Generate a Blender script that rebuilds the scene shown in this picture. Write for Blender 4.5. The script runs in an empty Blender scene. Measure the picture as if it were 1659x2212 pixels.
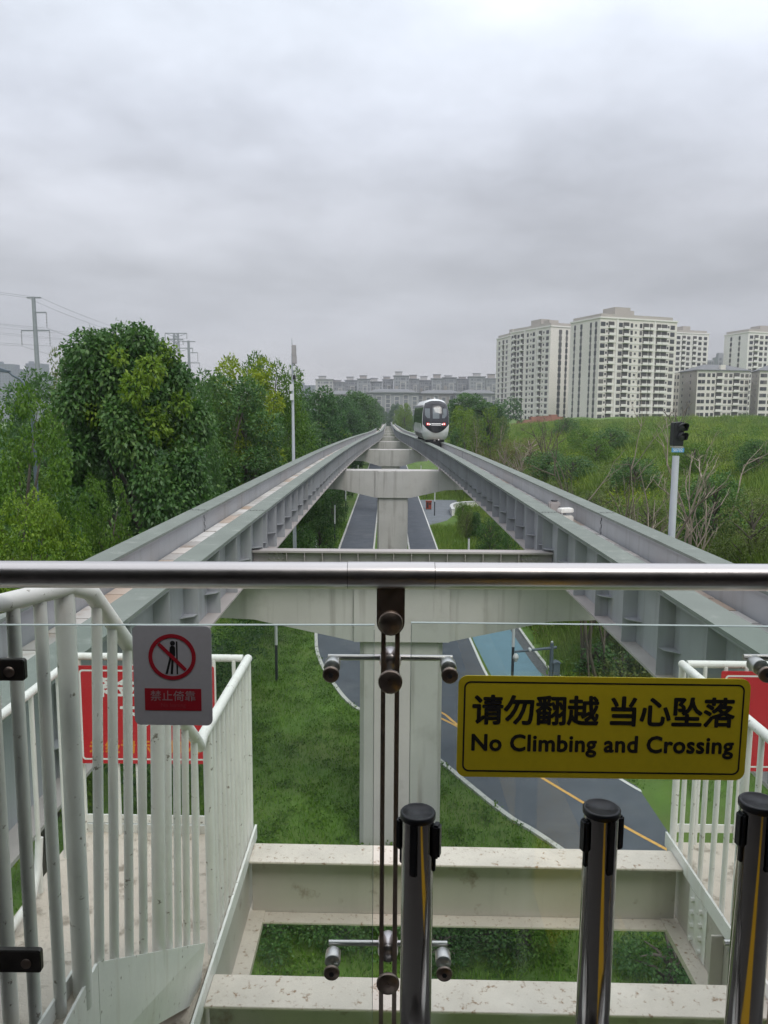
import bpy, bmesh, math, random
import numpy as np
from mathutils import Vector, Matrix
R = math.radians
scene = bpy.context.scene
COL = scene.collection

# ------------------------------------------------------------------ camera
CAM = Vector((0, 0, 12.4))
PITCH, YAW, ROLL, F = R(7.24), R(0.22), R(0.38), 1660.0
RC = Matrix.Rotation(YAW, 3, 'Z') @ Matrix.Rotation(math.pi/2 - PITCH, 3, 'X') @ Matrix.Rotation(ROLL, 3, 'Z')
cd = bpy.data.cameras.new('camera')
cd.sensor_fit = 'HORIZONTAL'; cd.sensor_width = 36; cd.lens = 36.02
cd.clip_start = 0.05; cd.clip_end = 8000
cam = bpy.data.objects.new('camera', cd); COL.objects.link(cam)
cam.matrix_world = Matrix.Translation(CAM) @ RC.to_4x4()
scene.camera = cam

# ------------------------------------------------------------------ world: overcast sky
SUN_EL, SUN_AZ = R(54), R(156)      # high, behind the viewpoint and to its right
w = bpy.data.worlds.new('World'); scene.world = w; w.use_nodes = True
nt = w.node_tree; nt.nodes.clear()
def N(t, **kw):
    n = nt.nodes.new(t)
    for k, v in kw.items(): setattr(n, k, v)
    return n
out = N('ShaderNodeOutputWorld'); bg = N('ShaderNodeBackground'); bg2 = N('ShaderNodeBackground')
sky = N('ShaderNodeTexSky', sky_type='NISHITA', sun_disc=False, sun_elevation=SUN_EL, sun_rotation=SUN_AZ)
nt.links.new(sky.outputs[0], bg2.inputs[0]); bg2.inputs[1].default_value = 0.06
tc = N('ShaderNodeTexCoord'); sep = N('ShaderNodeSeparateXYZ'); nt.links.new(tc.outputs['Generated'], sep.inputs[0])
def M(op, a, b=None, c=None):
    n = N('ShaderNodeMath', operation=op)
    for i, x in enumerate((a, b, c)):
        if x is None: continue
        if isinstance(x, (int, float)): n.inputs[i].default_value = x
        else: nt.links.new(x, n.inputs[i])
    return n.outputs[0]
zc = M('MAXIMUM', sep.outputs[2], 0.0)
zd = M('ADD', zc, 0.16)
cx_ = M('DIVIDE', sep.outputs[0], zd); cy_ = M('DIVIDE', sep.outputs[1], zd)
cmb = N('ShaderNodeCombineXYZ'); nt.links.new(cx_, cmb.inputs[0]); nt.links.new(cy_, cmb.inputs[1])
def noise(scale, det, rough, off):
    mp = N('ShaderNodeMapping'); mp.inputs['Location'].default_value = off
    nt.links.new(cmb.outputs[0], mp.inputs[0])
    n = N('ShaderNodeTexNoise'); n.inputs['Scale'].default_value = scale; n.inputs['Detail'].default_value = det
    n.inputs['Roughness'].default_value = rough
    nt.links.new(mp.outputs[0], n.inputs['Vector']); return n.outputs[0]
n1 = noise(0.55, 4, 0.5, (3.1, 1.7, 0)); n2 = noise(1.6, 5, 0.55, (7.3, 4.4, 2))
cl = M('ADD', M('MULTIPLY', n1, 0.6), M('MULTIPLY', n2, 0.4))
ramp = N('ShaderNodeValToRGB')
er = ramp.color_ramp; er.elements[0].position = 0.0; er.elements[0].color = (0.57, 0.545, 0.56, 1)
def el(p, c):
    e = er.elements.new(p); e.color = (*c, 1)
el(0.05, (0.52, 0.52, 0.55)); el(0.10, (0.495, 0.505, 0.545)); el(0.17, (0.52, 0.535, 0.575)); el(0.24, (0.60, 0.62, 0.675))
el(0.34, (0.74, 0.78, 0.87)); el(0.44, (0.86, 0.92, 1.02)); el(0.65, (1.1, 1.15, 1.25))
er.elements[-1].position = 1.0; er.elements[-1].color = (1.3, 1.34, 1.42, 1)
nt.links.new(zc, ramp.inputs[0])
# cloud modulation grows with height above the horizon
amp = N('ShaderNodeMapRange'); nt.links.new(zc, amp.inputs[0])
amp.inputs[1].default_value = 0.02; amp.inputs[2].default_value = 0.3; amp.inputs[3].default_value = 0.5; amp.inputs[4].default_value = 2.3
fac = M('ADD', M('MULTIPLY', M('SUBTRACT', cl, 0.5), amp.outputs[0]), 1.0)
vm = N('ShaderNodeVectorMath', operation='SCALE'); nt.links.new(ramp.outputs[0], vm.inputs[0]); nt.links.new(fac, vm.inputs['Scale'])
nt.links.new(vm.outputs[0], bg.inputs[0]); bg.inputs[1].default_value = 0.98
add = N('ShaderNodeAddShader')
nt.links.new(bg.outputs[0], add.inputs[0]); nt.links.new(bg2.outputs[0], add.inputs[1])
bg2.inputs[1].default_value = 0.05
# mostly cloud: the blue sky above only tints it
mixw = N('ShaderNodeMixShader'); mixw.inputs[0].default_value = 0.10
nt.links.new(bg.outputs[0], mixw.inputs[1]); nt.links.new(bg2.outputs[0], mixw.inputs[2])
nt.nodes.remove(add)
nt.links.new(mixw.outputs[0], out.inputs[0])
# ------------------------------------------------------------------ sun behind cloud
sd = bpy.data.lights.new('sun', 'SUN'); sd.energy = 1.3; sd.angle = R(25); sd.color = (1.0, 0.96, 0.9)
sun = bpy.data.objects.new('sun', sd); COL.objects.link(sun)
sun.rotation_euler = (math.pi/2 - SUN_EL, 0, math.pi - SUN_AZ)
vs = scene.view_settings
scene.display_settings.display_device = 'sRGB'
vs.view_transform = 'Standard'; vs.look = 'None'; vs.exposure = 0.22; vs.gamma = 1.0; vs.use_curve_mapping = False
cy = scene.cycles
cy.use_denoising = True
try: cy.denoiser = 'OPENIMAGEDENOISE'
except Exception: pass
cy.max_bounces = 8; cy.diffuse_bounces = 3; cy.glossy_bounces = 3; cy.transmission_bounces = 4; cy.transparent_max_bounces = 16
cy.volume_bounces = 0
cy.caustics_reflective = False; cy.caustics_refractive = False
cy.use_adaptive_sampling = True; cy.adaptive_threshold = 0.02

# ------------------------------------------------------------------ helpers
ORG = {}
def ray(u, v): return RC @ Vector(((u-829.5)/F, -(v-1106)/F, -1))
def at(u, v, y):                      # point on the plane Y = y seen at photo position (u, v)
    d = ray(u, v); return CAM + d * (y / d.y)
def gp(u, v, z=0.0):                  # point on the level z
    d = ray(u, v); return CAM + d * ((z - CAM.z) / d.z)

def thing(name, label, cat, loc=(0, 0, 0), group=None, kind=None):
    o = bpy.data.objects.new(name, None); COL.objects.link(o); o.location = loc
    o.empty_display_size = 0.2
    o['label'] = label; o['category'] = cat
    if group: o['group'] = group
    if kind: o['kind'] = kind
    ORG[o] = Vector(loc); return o
def tag(o, label=None, cat=None, group=None, kind=None):
    if label: o['label'] = label
    if cat: o['category'] = cat
    if group: o['group'] = group
    if kind: o['kind'] = kind
    return o
def link(name, me, parent=None, mat=None):
    o = bpy.data.objects.new(name, me); COL.objects.link(o)
    if mat is not None and not me.materials: me.materials.append(mat)
    if parent is not None:
        o.parent = parent; ORG[o] = ORG[parent]
    else: ORG[o] = Vector((0, 0, 0))
    return o
def dup(root, loc, rotz=None, label=None, group=None, scale=None):
    r = root.copy(); COL.objects.link(r); r.location = loc
    if rotz is not None: r.rotation_euler = (0, 0, rotz)
    if scale is not None: r.scale = scale if hasattr(scale, '__len__') else (scale,)*3
    if label: r['label'] = label
    if group: r['group'] = group
    for ch in list(root.children):
        c = ch.copy(); COL.objects.link(c); c.parent = r
        for g in list(ch.children):
            d = g.copy(); COL.objects.link(d); d.parent = c
    ORG[r] = Vector(loc)
    return r

class MB:
    def __init__(s): s.v = []; s.f = []; s.sm = []
    def add(s, vs, fs, smooth=False):
        b = len(s.v); s.v += [tuple(p) for p in vs]
        for f in fs: s.f.append(tuple(i+b for i in f)); s.sm.append(smooth)
        return s
    def box(s, c, d, rz=0.0, M_=None):
        x, y, z = d[0]/2, d[1]/2, d[2]/2
        ps = [Vector(p) for p in ((-x,-y,-z),(x,-y,-z),(x,y,-z),(-x,y,-z),(-x,-y,z),(x,-y,z),(x,y,z),(-x,y,z))]
        if M_ is not None: ps = [M_ @ p for p in ps]
        elif rz:
            m = Matrix.Rotation(rz, 3, 'Z'); ps = [m @ p for p in ps]
        c = Vector(c)
        return s.add([p+c for p in ps], [(0,3,2,1),(4,5,6,7),(0,1,5,4),(1,2,6,5),(2,3,7,6),(3,0,4,7)])
    def span(s, p0, p1):
        a = [min(p0[i], p1[i]) for i in range(3)]; b = [max(p0[i], p1[i]) for i in range(3)]
        return s.box([(a[i]+b[i])/2 for i in range(3)], [b[i]-a[i] for i in range(3)])
    def hexa(s, b4, t4):             # 8 corners
        return s.add(list(b4)+list(t4), [(0,3,2,1),(4,5,6,7),(0,1,5,4),(1,2,6,5),(2,3,7,6),(3,0,4,7)])
    def bar(s, p0, p1, w, h, up=(0, 0, 1)):
        p0, p1 = Vector(p0), Vector(p1); d = (p1-p0).normalized(); up = Vector(up)
        x = d.cross(up)
        if x.length < 1e-4: x = d.cross(Vector((0, 1, 0)))
        x.normalize(); y = x.cross(d).normalized()
        q = [(-w/2, -h/2), (w/2, -h/2), (w/2, h/2), (-w/2, h/2)]
        return s.hexa([p0+x*a+y*b for a, b in q], [p1+x*a+y*b for a, b in q])
    def tube(s, pts, r, n=10, caps=True):
        pts = [Vector(p) for p in pts]; rs = r if hasattr(r, '__len__') else [r]*len(pts)
        rings = []; px = None
        for i, p in enumerate(pts):
            a = pts[max(i-1, 0)]; b = pts[min(i+1, len(pts)-1)]; d = (b-a).normalized()
            if px is None:
                px = d.cross(Vector((0, 0, 1)))
                if px.length < 1e-3: px = d.cross(Vector((0, 1, 0)))
            px = (px - d*px.dot(d)).normalized(); py = d.cross(px)
            rings.append([p + (px*math.cos(2*math.pi*k/n) + py*math.sin(2*math.pi*k/n))*rs[i] for k in range(n)])
        vs = [q for rg in rings for q in rg]; fs = []
        for i in range(len(pts)-1):
            for k in range(n):
                fs.append((i*n+k, i*n+(k+1) % n, (i+1)*n+(k+1) % n, (i+1)*n+k))
        s.add(vs, fs, True)
        if caps:
            s.add(rings[0], [tuple(range(n))[::-1]]); s.add(rings[-1], [tuple(range(n))])
        return s
    def lathe(s, prof, c=(0, 0, 0), n=24, axis='Z', M_=None, smooth=True):
        c = Vector(c); vs = []; fs = []
        for r, h in prof:
            for k in range(n):
                a = 2*math.pi*k/n; p = Vector((r*math.cos(a), r*math.sin(a), h))
                if axis == 'Y': p = Vector((p.x, p.z, p.y))
                if axis == 'X': p = Vector((p.z, p.x, p.y))
                if M_ is not None: p = M_ @ p
                vs.append(p+c)
        for i in range(len(prof)-1):
            for k in range(n): fs.append((i*n+k, i*n+(k+1) % n, (i+1)*n+(k+1) % n, (i+1)*n+k))
        s.add(vs, fs, smooth)
        m = len(prof)-1
        s.add([vs[k] for k in range(n)], [tuple(range(n))[::-1]]); s.add([vs[m*n+k] for k in range(n)], [tuple(range(n))])
        return s
    def prism(s, poly, fn, d0, d1):   # poly of 2-D points, fn(a, b, d) -> 3-D
        n = len(poly)
        A = [fn(a, b, d0) for a, b in poly]; B = [fn(a, b, d1) for a, b in poly]
        return s.add(A+B, [tuple(range(n))[::-1], tuple(range(n, 2*n))] + [(i, (i+1) % n, n+(i+1) % n, n+i) for i in range(n)])
    def build(s, name, mat, parent=None, bevel=0.0, fixn=True):
        o0 = ORG[parent] if parent is not None else Vector((0, 0, 0))
        me = bpy.data.meshes.new(name)
        me.from_pydata([(a-o0.x, b-o0.y, c-o0.z) for a, b, c in s.v], [], s.f)
        me.polygons.foreach_set('use_smooth', s.sm)
        if fixn:
            bm = bmesh.new(); bm.from_mesh(me); bmesh.ops.recalc_face_normals(bm, faces=bm.faces)
            if bevel:
                bmesh.ops.remove_doubles(bm, verts=bm.verts, dist=1e-5)
                bmesh.ops.bevel(bm, geom=[e for e in bm.edges if e.calc_face_angle(0) > 0.6], offset=bevel, segments=2, affect='EDGES', clamp_overlap=True)
            bm.to_mesh(me); bm.free()
        me.update()
        return link(name, me, parent, mat)

def rrect(w, h, r, n=6):
    pts = []
    for cx, cy2, a0 in ((w/2-r, h/2-r, 0), (-w/2+r, h/2-r, 90), (-w/2+r, -h/2+r, 180), (w/2-r, -h/2+r, 270)):
        for k in range(n+1):
            a = R(a0+90*k/n); pts.append((cx+r*math.cos(a), cy2+r*math.sin(a)))
    return pts
def text(name, body, size, origin, xd, yd, mat, parent, bold=0.0, align='CENTER', lift=0.0002, space=1.0, sx=1.0):
    cu = bpy.data.curves.new('lettering', 'FONT'); cu.body = body; cu.size = size; cu.align_x = align; cu.align_y = 'CENTER'
    cu.space_character = space; cu.resolution_u = 3; cu.fill_mode = 'FRONT'
    o = bpy.data.objects.new('lettering', cu); COL.objects.link(o)
    dg = bpy.context.evaluated_depsgraph_get(); me0 = o.evaluated_get(dg).to_mesh()
    xd, yd = Vector(xd), Vector(yd); nd = xd.cross(yd).normalized(); origin = Vector(origin)
    m = MB()
    shifts = [(0, 0)] if not bold else [(0, 0)] + [(bold*math.cos(R(45*k)), bold*math.sin(R(45*k))) for k in range(8)]
    for i, (dx, dy) in enumerate(shifts):
        m.add([origin + xd*((v.co.x)*sx+dx) + yd*(v.co.y+dy) + nd*(lift + i*0.00003) for v in me0.vertices], [tuple(p.vertices) for p in me0.polygons])
    bpy.data.objects.remove(o); bpy.data.curves.remove(cu)
    return m.build(name, mat, parent, fixn=False)

# ------------------------------------------------------------------ materials
MATS = {}
def mat(name, col, rough=0.6, metal=0.0, var=0.0, vscale=4.0, spec=0.5, dirt=None, dscale=3.0, dth=(0.55, 0.7), stretch=(1, 1, 1),
        bump=0.0, bscale=30.0, alpha=None, coat=0.0, emit=None, estr=0.0, island=0.0, island_cols=None, trans=0.0, rvar=0.0, streak=None, world=True):
    m = bpy.data.materials.new(name); MATS[name] = m; m.use_nodes = True
    t = m.node_tree; b = t.nodes['Principled BSDF']; L = t.links.new
    b.inputs['Base Color'].default_value = (*col, 1); b.inputs['Roughness'].default_value = rough
    b.inputs['Metallic'].default_value = metal; b.inputs['Specular IOR Level'].default_value = spec
    if coat: b.inputs['Coat Weight'].default_value = coat
    if emit: b.inputs['Emission Color'].default_value = (*emit, 1); b.inputs['Emission Strength'].default_value = estr
    def nn(ty, **kw):
        n = t.nodes.new(ty)
        for k, v in kw.items(): setattr(n, k, v)
        return n
    geo = nn('ShaderNodeNewGeometry')
    def nz(scale, det=5, st=(1, 1, 1), rough_=0.6):
        mp = nn('ShaderNodeMapping'); mp.inputs['Scale'].default_value = st; L(geo.outputs['Position'], mp.inputs[0])
        x = nn('ShaderNodeTexNoise'); x.inputs['Scale'].default_value = scale; x.inputs['Detail'].default_value = det
        x.inputs['Roughness'].default_value = rough_
        L(mp.outputs[0], x.inputs['Vector']); return x.outputs[0]
    cur = None
    if island_cols:
        rp = nn('ShaderNodeValToRGB'); els = rp.color_ramp.elements
        n_ = len(island_cols)
        els[0].position = 0; els[0].color = (*island_cols[0], 1); els[1].position = 1; els[1].color = (*island_cols[-1], 1)
        for i in range(1, n_-1):
            e = els.new(i/(n_-1)); e.color = (*island_cols[i], 1)
        if island < 1.0:
            mx = nn('ShaderNodeMath', operation='MULTIPLY'); L(geo.outputs['Random Per Island'], mx.inputs[0]); mx.inputs[1].default_value = 0.55
            nv = nn('ShaderNodeMapRange'); L(nz(vscale, 2), nv.inputs[0]); nv.inputs[1].default_value = 0.3; nv.inputs[2].default_value = 0.7
            nv.inputs[3].default_value = 0.0; nv.inputs[4].default_value = 0.45
            ad = nn('ShaderNodeMath', operation='ADD'); L(mx.outputs[0], ad.inputs[0]); L(nv.outputs[0], ad.inputs[1]); L(ad.outputs[0], rp.inputs[0])
        else: L(geo.outputs['Random Per Island'], rp.inputs[0])
        cur = rp.outputs[0]
    elif var:
        mr = nn('ShaderNodeMapRange'); L(nz(vscale, 5, stretch), mr.inputs[0])
        mr.inputs[1].default_value = 0.25; mr.inputs[2].default_value = 0.75; mr.inputs[3].default_value = 1-var; mr.inputs[4].default_value = 1+var
        vm_ = nn('ShaderNodeVectorMath', operation='SCALE'); vm_.inputs[0].default_value = col; L(mr.outputs[0], vm_.inputs['Scale']); cur = vm_.outputs[0]
    def over(cur, colr, fac_):
        mx = nn('ShaderNodeMix', data_type='RGBA'); L(fac_, mx.inputs[0])
        if cur is None: mx.inputs[6].default_value = (*col, 1)
        else: L(cur, mx.inputs[6])
        mx.inputs[7].default_value = (*colr, 1); return mx.outputs[2]
    if dirt:
        mr = nn('ShaderNodeMapRange'); L(nz(dscale, 8, (1, 1, 1), 0.65), mr.inputs[0]); mr.inputs[1].default_value = dth[0]; mr.inputs[2].default_value = dth[1]
        cur = over(cur, dirt, mr.outputs[0])
    if streak:
        mr = nn('ShaderNodeMapRange'); L(nz(streak[1], 4, (1, 1, 0.06)), mr.inputs[0]); mr.inputs[1].default_value = streak[2]; mr.inputs[2].default_value = streak[2]+0.22
        mr.inputs[4].default_value = streak[3]
        cur = over(cur, streak[0], mr.outputs[0])
    if cur is not None: L(cur, b.inputs['Base Color'])
    if rvar:
        mr = nn('ShaderNodeMapRange'); L(nz(vscale*1.7, 4), mr.inputs[0]); mr.inputs[1].default_value = .3; mr.inputs[2].default_value = .7
        mr.inputs[3].default_value = max(0.02, rough-rvar); mr.inputs[4].default_value = min(1, rough+rvar); L(mr.outputs[0], b.inputs['Roughness'])
    if bump:
        bp = nn('ShaderNodeBump'); bp.inputs['Strength'].default_value = bump; bp.inputs['Distance'].default_value = 0.02
        L(nz(bscale, 6), bp.inputs['Height']); L(bp.outputs[0], b.inputs['Normal'])
    if trans:
        tr = nn('ShaderNodeBsdfTranslucent'); mxs = nn('ShaderNodeMixShader'); mxs.inputs[0].default_value = trans
        if cur is not None: L(cur, tr.inputs[0])
        else: tr.inputs[0].default_value = (*col, 1)
        L(b.outputs[0], mxs.inputs[1]); L(tr.outputs[0], mxs.inputs[2]); L(mxs.outputs[0], t.nodes['Material Output'].inputs[0])
    return m
def glassmat(name, tint, refl=1.0):
    m = bpy.data.materials.new(name); m.use_nodes = True; t = m.node_tree; t.nodes.clear(); L = t.links.new
    o = t.nodes.new('ShaderNodeOutputMaterial'); tr = t.nodes.new('ShaderNodeBsdfTransparent'); g = t.nodes.new('ShaderNodeBsdfGlossy')
    lw_ = t.nodes.new('ShaderNodeLayerWeight'); lw_.inputs[0].default_value = 0.5
    pw = t.nodes.new('ShaderNodeMath'); pw.operation = 'POWER'; L(lw_.outputs['Facing'], pw.inputs[0]); pw.inputs[1].default_value = 5.0
    ma = t.nodes.new('ShaderNodeMath'); ma.operation = 'MULTIPLY_ADD'; L(pw.outputs[0], ma.inputs[0]); ma.inputs[1].default_value = 0.96; ma.inputs[2].default_value = 0.04*refl
    mx = t.nodes.new('ShaderNodeMixShader')
    tr.inputs[0].default_value = (*tint, 1); g.inputs['Roughness'].default_value = 0.01; g.inputs[0].default_value = (0.95, 1, 0.98, 1)
    L(ma.outputs[0], mx.inputs[0]); L(tr.outputs[0], mx.inputs[1]); L(g.outputs[0], mx.inputs[2])
    ge = t.nodes.new('ShaderNodeNewGeometry'); nz_ = t.nodes.new('ShaderNodeTexNoise'); nz_.inputs['Scale'].default_value = 5.0; nz_.inputs['Detail'].default_value = 9; nz_.inputs['Roughness'].default_value = 0.7
    L(ge.outputs['Position'], nz_.inputs['Vector'])
    mr = t.nodes.new('ShaderNodeMapRange'); L(nz_.outputs[0], mr.inputs[0]); mr.inputs[1].default_value = 0.42; mr.inputs[2].default_value = 0.75; mr.inputs[3].default_value = 0.001; mr.inputs[4].default_value = 0.028
    df = t.nodes.new('ShaderNodeBsdfTranslucent'); df.inputs[0].default_value = (0.75, 0.78, 0.76, 1); m2 = t.nodes.new('ShaderNodeMixShader')
    L(mr.outputs[0], m2.inputs[0]); L(mx.outputs[0], m2.inputs[1]); L(df.outputs[0], m2.inputs[2]); L(m2.outputs[0], o.inputs[0])
    return m

m_steel = mat('brushed steel', (0.60, 0.575, 0.565), 0.30, 1.0, var=0.03, vscale=12, rvar=0.02)
m_steel_dk = mat('dull steel', (0.29, 0.235, 0.20), 0.40, 1.0, var=0.15, vscale=30, rvar=0.1)
m_polish = mat('polished steel', (0.44, 0.43, 0.41), 0.13, 1.0, var=0.08, vscale=6, stretch=(1, 1, 0.1), rvar=0.04)
m_blackpl = mat('black plastic', (0.018, 0.019, 0.022), 0.42, var=0.2, vscale=40, rvar=0.1)
m_blackmt = mat('dark clamp metal', (0.07, 0.065, 0.06), 0.4, 0.7, var=0.2, vscale=30)
m_white = mat('white paint', (0.82, 0.815, 0.77), 0.42, var=0.07, vscale=7, dirt=(0.30, 0.275, 0.23), dscale=30, dth=(0.635, 0.66), streak=((0.56, 0.51, 0.42), 14, 0.54, 0.5), bump=0.06, bscale=60)
m_whitedirty = mat('grimy white paint', (0.70, 0.69, 0.64), 0.5, var=0.08, vscale=4, dirt=(0.36, 0.29, 0.22), dscale=9, dth=(0.6, 0.72), bump=0.25, bscale=40)
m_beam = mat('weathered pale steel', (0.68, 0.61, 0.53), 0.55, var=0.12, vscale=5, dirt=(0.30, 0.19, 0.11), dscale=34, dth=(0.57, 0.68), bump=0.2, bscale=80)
m_beamface = mat('shaded pale steel', (0.52, 0.485, 0.43), 0.55, var=0.08, vscale=2, dirt=(0.25, 0.19, 0.14), dscale=7, dth=(0.58, 0.74), streak=((0.3, 0.27, 0.22), 5, 0.55, 0.35))  # dirty pale steel with the upright faces' shade put into its colour
m_deck = mat('chequer deck', (0.60, 0.53, 0.45), 0.6, var=0.1, vscale=2, dirt=(0.30, 0.255, 0.20), dscale=9, dth=(0.54, 0.64), bump=0.3, bscale=55)
m_cap = mat('green grey running surface', (0.175, 0.20, 0.176), 0.75, var=0.12, vscale=1.3, dirt=(0.30, 0.32, 0.29), dscale=2.5, dth=(0.55, 0.8), bump=0.15, bscale=60)
m_web = mat('blue grey girder paint', (0.335, 0.348, 0.365), 0.5, var=0.10, vscale=0.8, streak=((0.19, 0.185, 0.175), 3.5, 0.52, 0.55), dirt=(0.34, 0.30, 0.26), dscale=1.2, dth=(0.66, 0.8))
m_flange = mat('pinkish grey flange', (0.38, 0.35, 0.335), 0.65, var=0.1, vscale=1.5)  # slightly paler, pinker grey than the girder paint
m_plates = mat('trough plates', (0.6,0.58,0.54), 0.55, island=1.0, island_cols=[(0.36,0.34,0.32),(0.52,0.50,0.47),(0.62,0.60,0.57),(0.66,0.64,0.61),(0.42,0.30,0.21)], dirt=(0.33,0.24,0.17), dscale=1.6, dth=(0.56,0.72))
m_plate = mat('pale trough plate', (0.62, 0.60, 0.56), 0.55, var=0.12, vscale=0.7, dirt=(0.42, 0.27, 0.17), dscale=0.8, dth=(0.58, 0.72))
m_crossb = mat('grey brown girder paint', (0.36, 0.335, 0.325), 0.5, var=0.06, vscale=1.5)
m_conc = mat('pale concrete', (0.49, 0.475, 0.455), 0.75, var=0.09, vscale=0.6, streak=((0.17, 0.145, 0.125), 2.4, 0.53, 0.65), dirt=(0.40, 0.38, 0.36), dscale=1.0, dth=(0.55, 0.75), bump=0.1, bscale=25)
m_dark = mat('dark gap', (0.03, 0.03, 0.032), 0.8)
m_red = mat('red enamel', (0.55, 0.022, 0.03), 0.35, var=0.06, vscale=6, dirt=(0.5, 0.1, 0.1), dscale=16, dth=(0.68, 0.75))
m_redtext = mat('sign white', (0.82, 0.82, 0.79), 0.5)
m_orange = mat('sign orange', (0.75, 0.27, 0.03), 0.5)
m_yellow = mat('sign yellow', (0.82, 0.66, 0.02), 0.6, var=0.04, vscale=60)
m_ink = mat('sign black', (0.012, 0.012, 0.012), 0.6)
m_greysign = mat('grey sticker', (0.60, 0.60, 0.64), 0.7, var=0.04, vscale=80)
m_redsign = mat('sticker red', (0.50, 0.012, 0.03), 0.65)
m_greyink = mat('sticker pale ink', (0.56, 0.36, 0.38), 0.7)
m_fadeink = mat('sticker faded ink', (0.52, 0.085, 0.10), 0.7)
m_glass = glassmat('clear pane', (0.948, 0.976, 0.962))
m_glassedge = mat('pane edge', (0.62, 0.74, 0.68), 0.25, var=0.1, vscale=8)
m_floor = mat('platform granite', (0.10, 0.09, 0.085), 0.5, var=0.1, vscale=20)
m_hall = mat('hall lining', (0.12, 0.115, 0.11), 0.7, var=0.05, vscale=1)
m_tactile = mat('tactile yellow', (0.80, 0.45, 0.02), 0.55, var=0.06, vscale=8)
# ================================================================== station end: platform, hall, glass barrier
ZP = 10.75                                   # platform level
pl = MB().span((-2.9, -9, ZP-0.5), (3.9, 1.80, ZP)).build('platform_floor', m_floor); pl['kind'] = 'structure'
hall = thing('station_hall', 'dark station hall roof and walls around the viewpoint, unseen and extended to shade the signs and handrail', 'station', (0, -4, ZP))
MB().span((-2.9, -9, ZP+3.0), (3.9, 0.55, ZP+3.25)).build('roof', m_hall, hall)  # unseen roof, front edge placed to shade the signs and handrail
MB().span((-2.9, -9, ZP+0.002), (3.9, -8.8, ZP+3.0)).build('wall', m_hall, hall)
MB().span((-2.9, -8.8, ZP+0.002), (-2.75, 1.72, ZP+3.0)).build('wall', m_hall, hall)  # unseen side walls drawn forward to keep sky light off the signs
MB().span((3.75, -8.8, ZP+0.002), (3.9, 1.72, ZP+3.0)).build('wall', m_hall, hall)
YR = 1.76; YG = 1.72                        # railing plane, glass plane
ts = MB().span((0.52, -6.0, ZP+0.003), (0.78, 1.25, ZP+0.012)).build('tactile_strip', m_tactile)
tag(ts, 'yellow tactile strip laid in the dark platform floor', 'tactile strip')
# handrail
pL, pR = at(-400, 1239, YR), at(2650, 1252, YR)
hr = thing('handrail', 'brushed steel handrail tube running across above the glass', 'handrail', at(836, 1243, YR))
rr = 0.0315
a, b = at(751, 1243, YR), at(939, 1243.6, YR)
MB().tube([pL, a], rr, 40).build('rail_tube', m_steel, hr)
MB().tube([b, pR], rr, 40).build('rail_tube', m_steel, hr)
e = (b-a).normalized()
slv = MB().tube([a+e*0.0012, b-e*0.0012], rr+0.0008, 40).build('sleeve', m_steel, hr); slv['label'] = 'short steel sleeve joining the two tubes'
MB().tube([a-e*0.001, a+e*0.0012], rr-0.001, 24).build('seam', m_dark, hr)
MB().tube([b-e*0.0012, b+e*0.001], rr-0.001, 24).build('seam', m_dark, hr)

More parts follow.
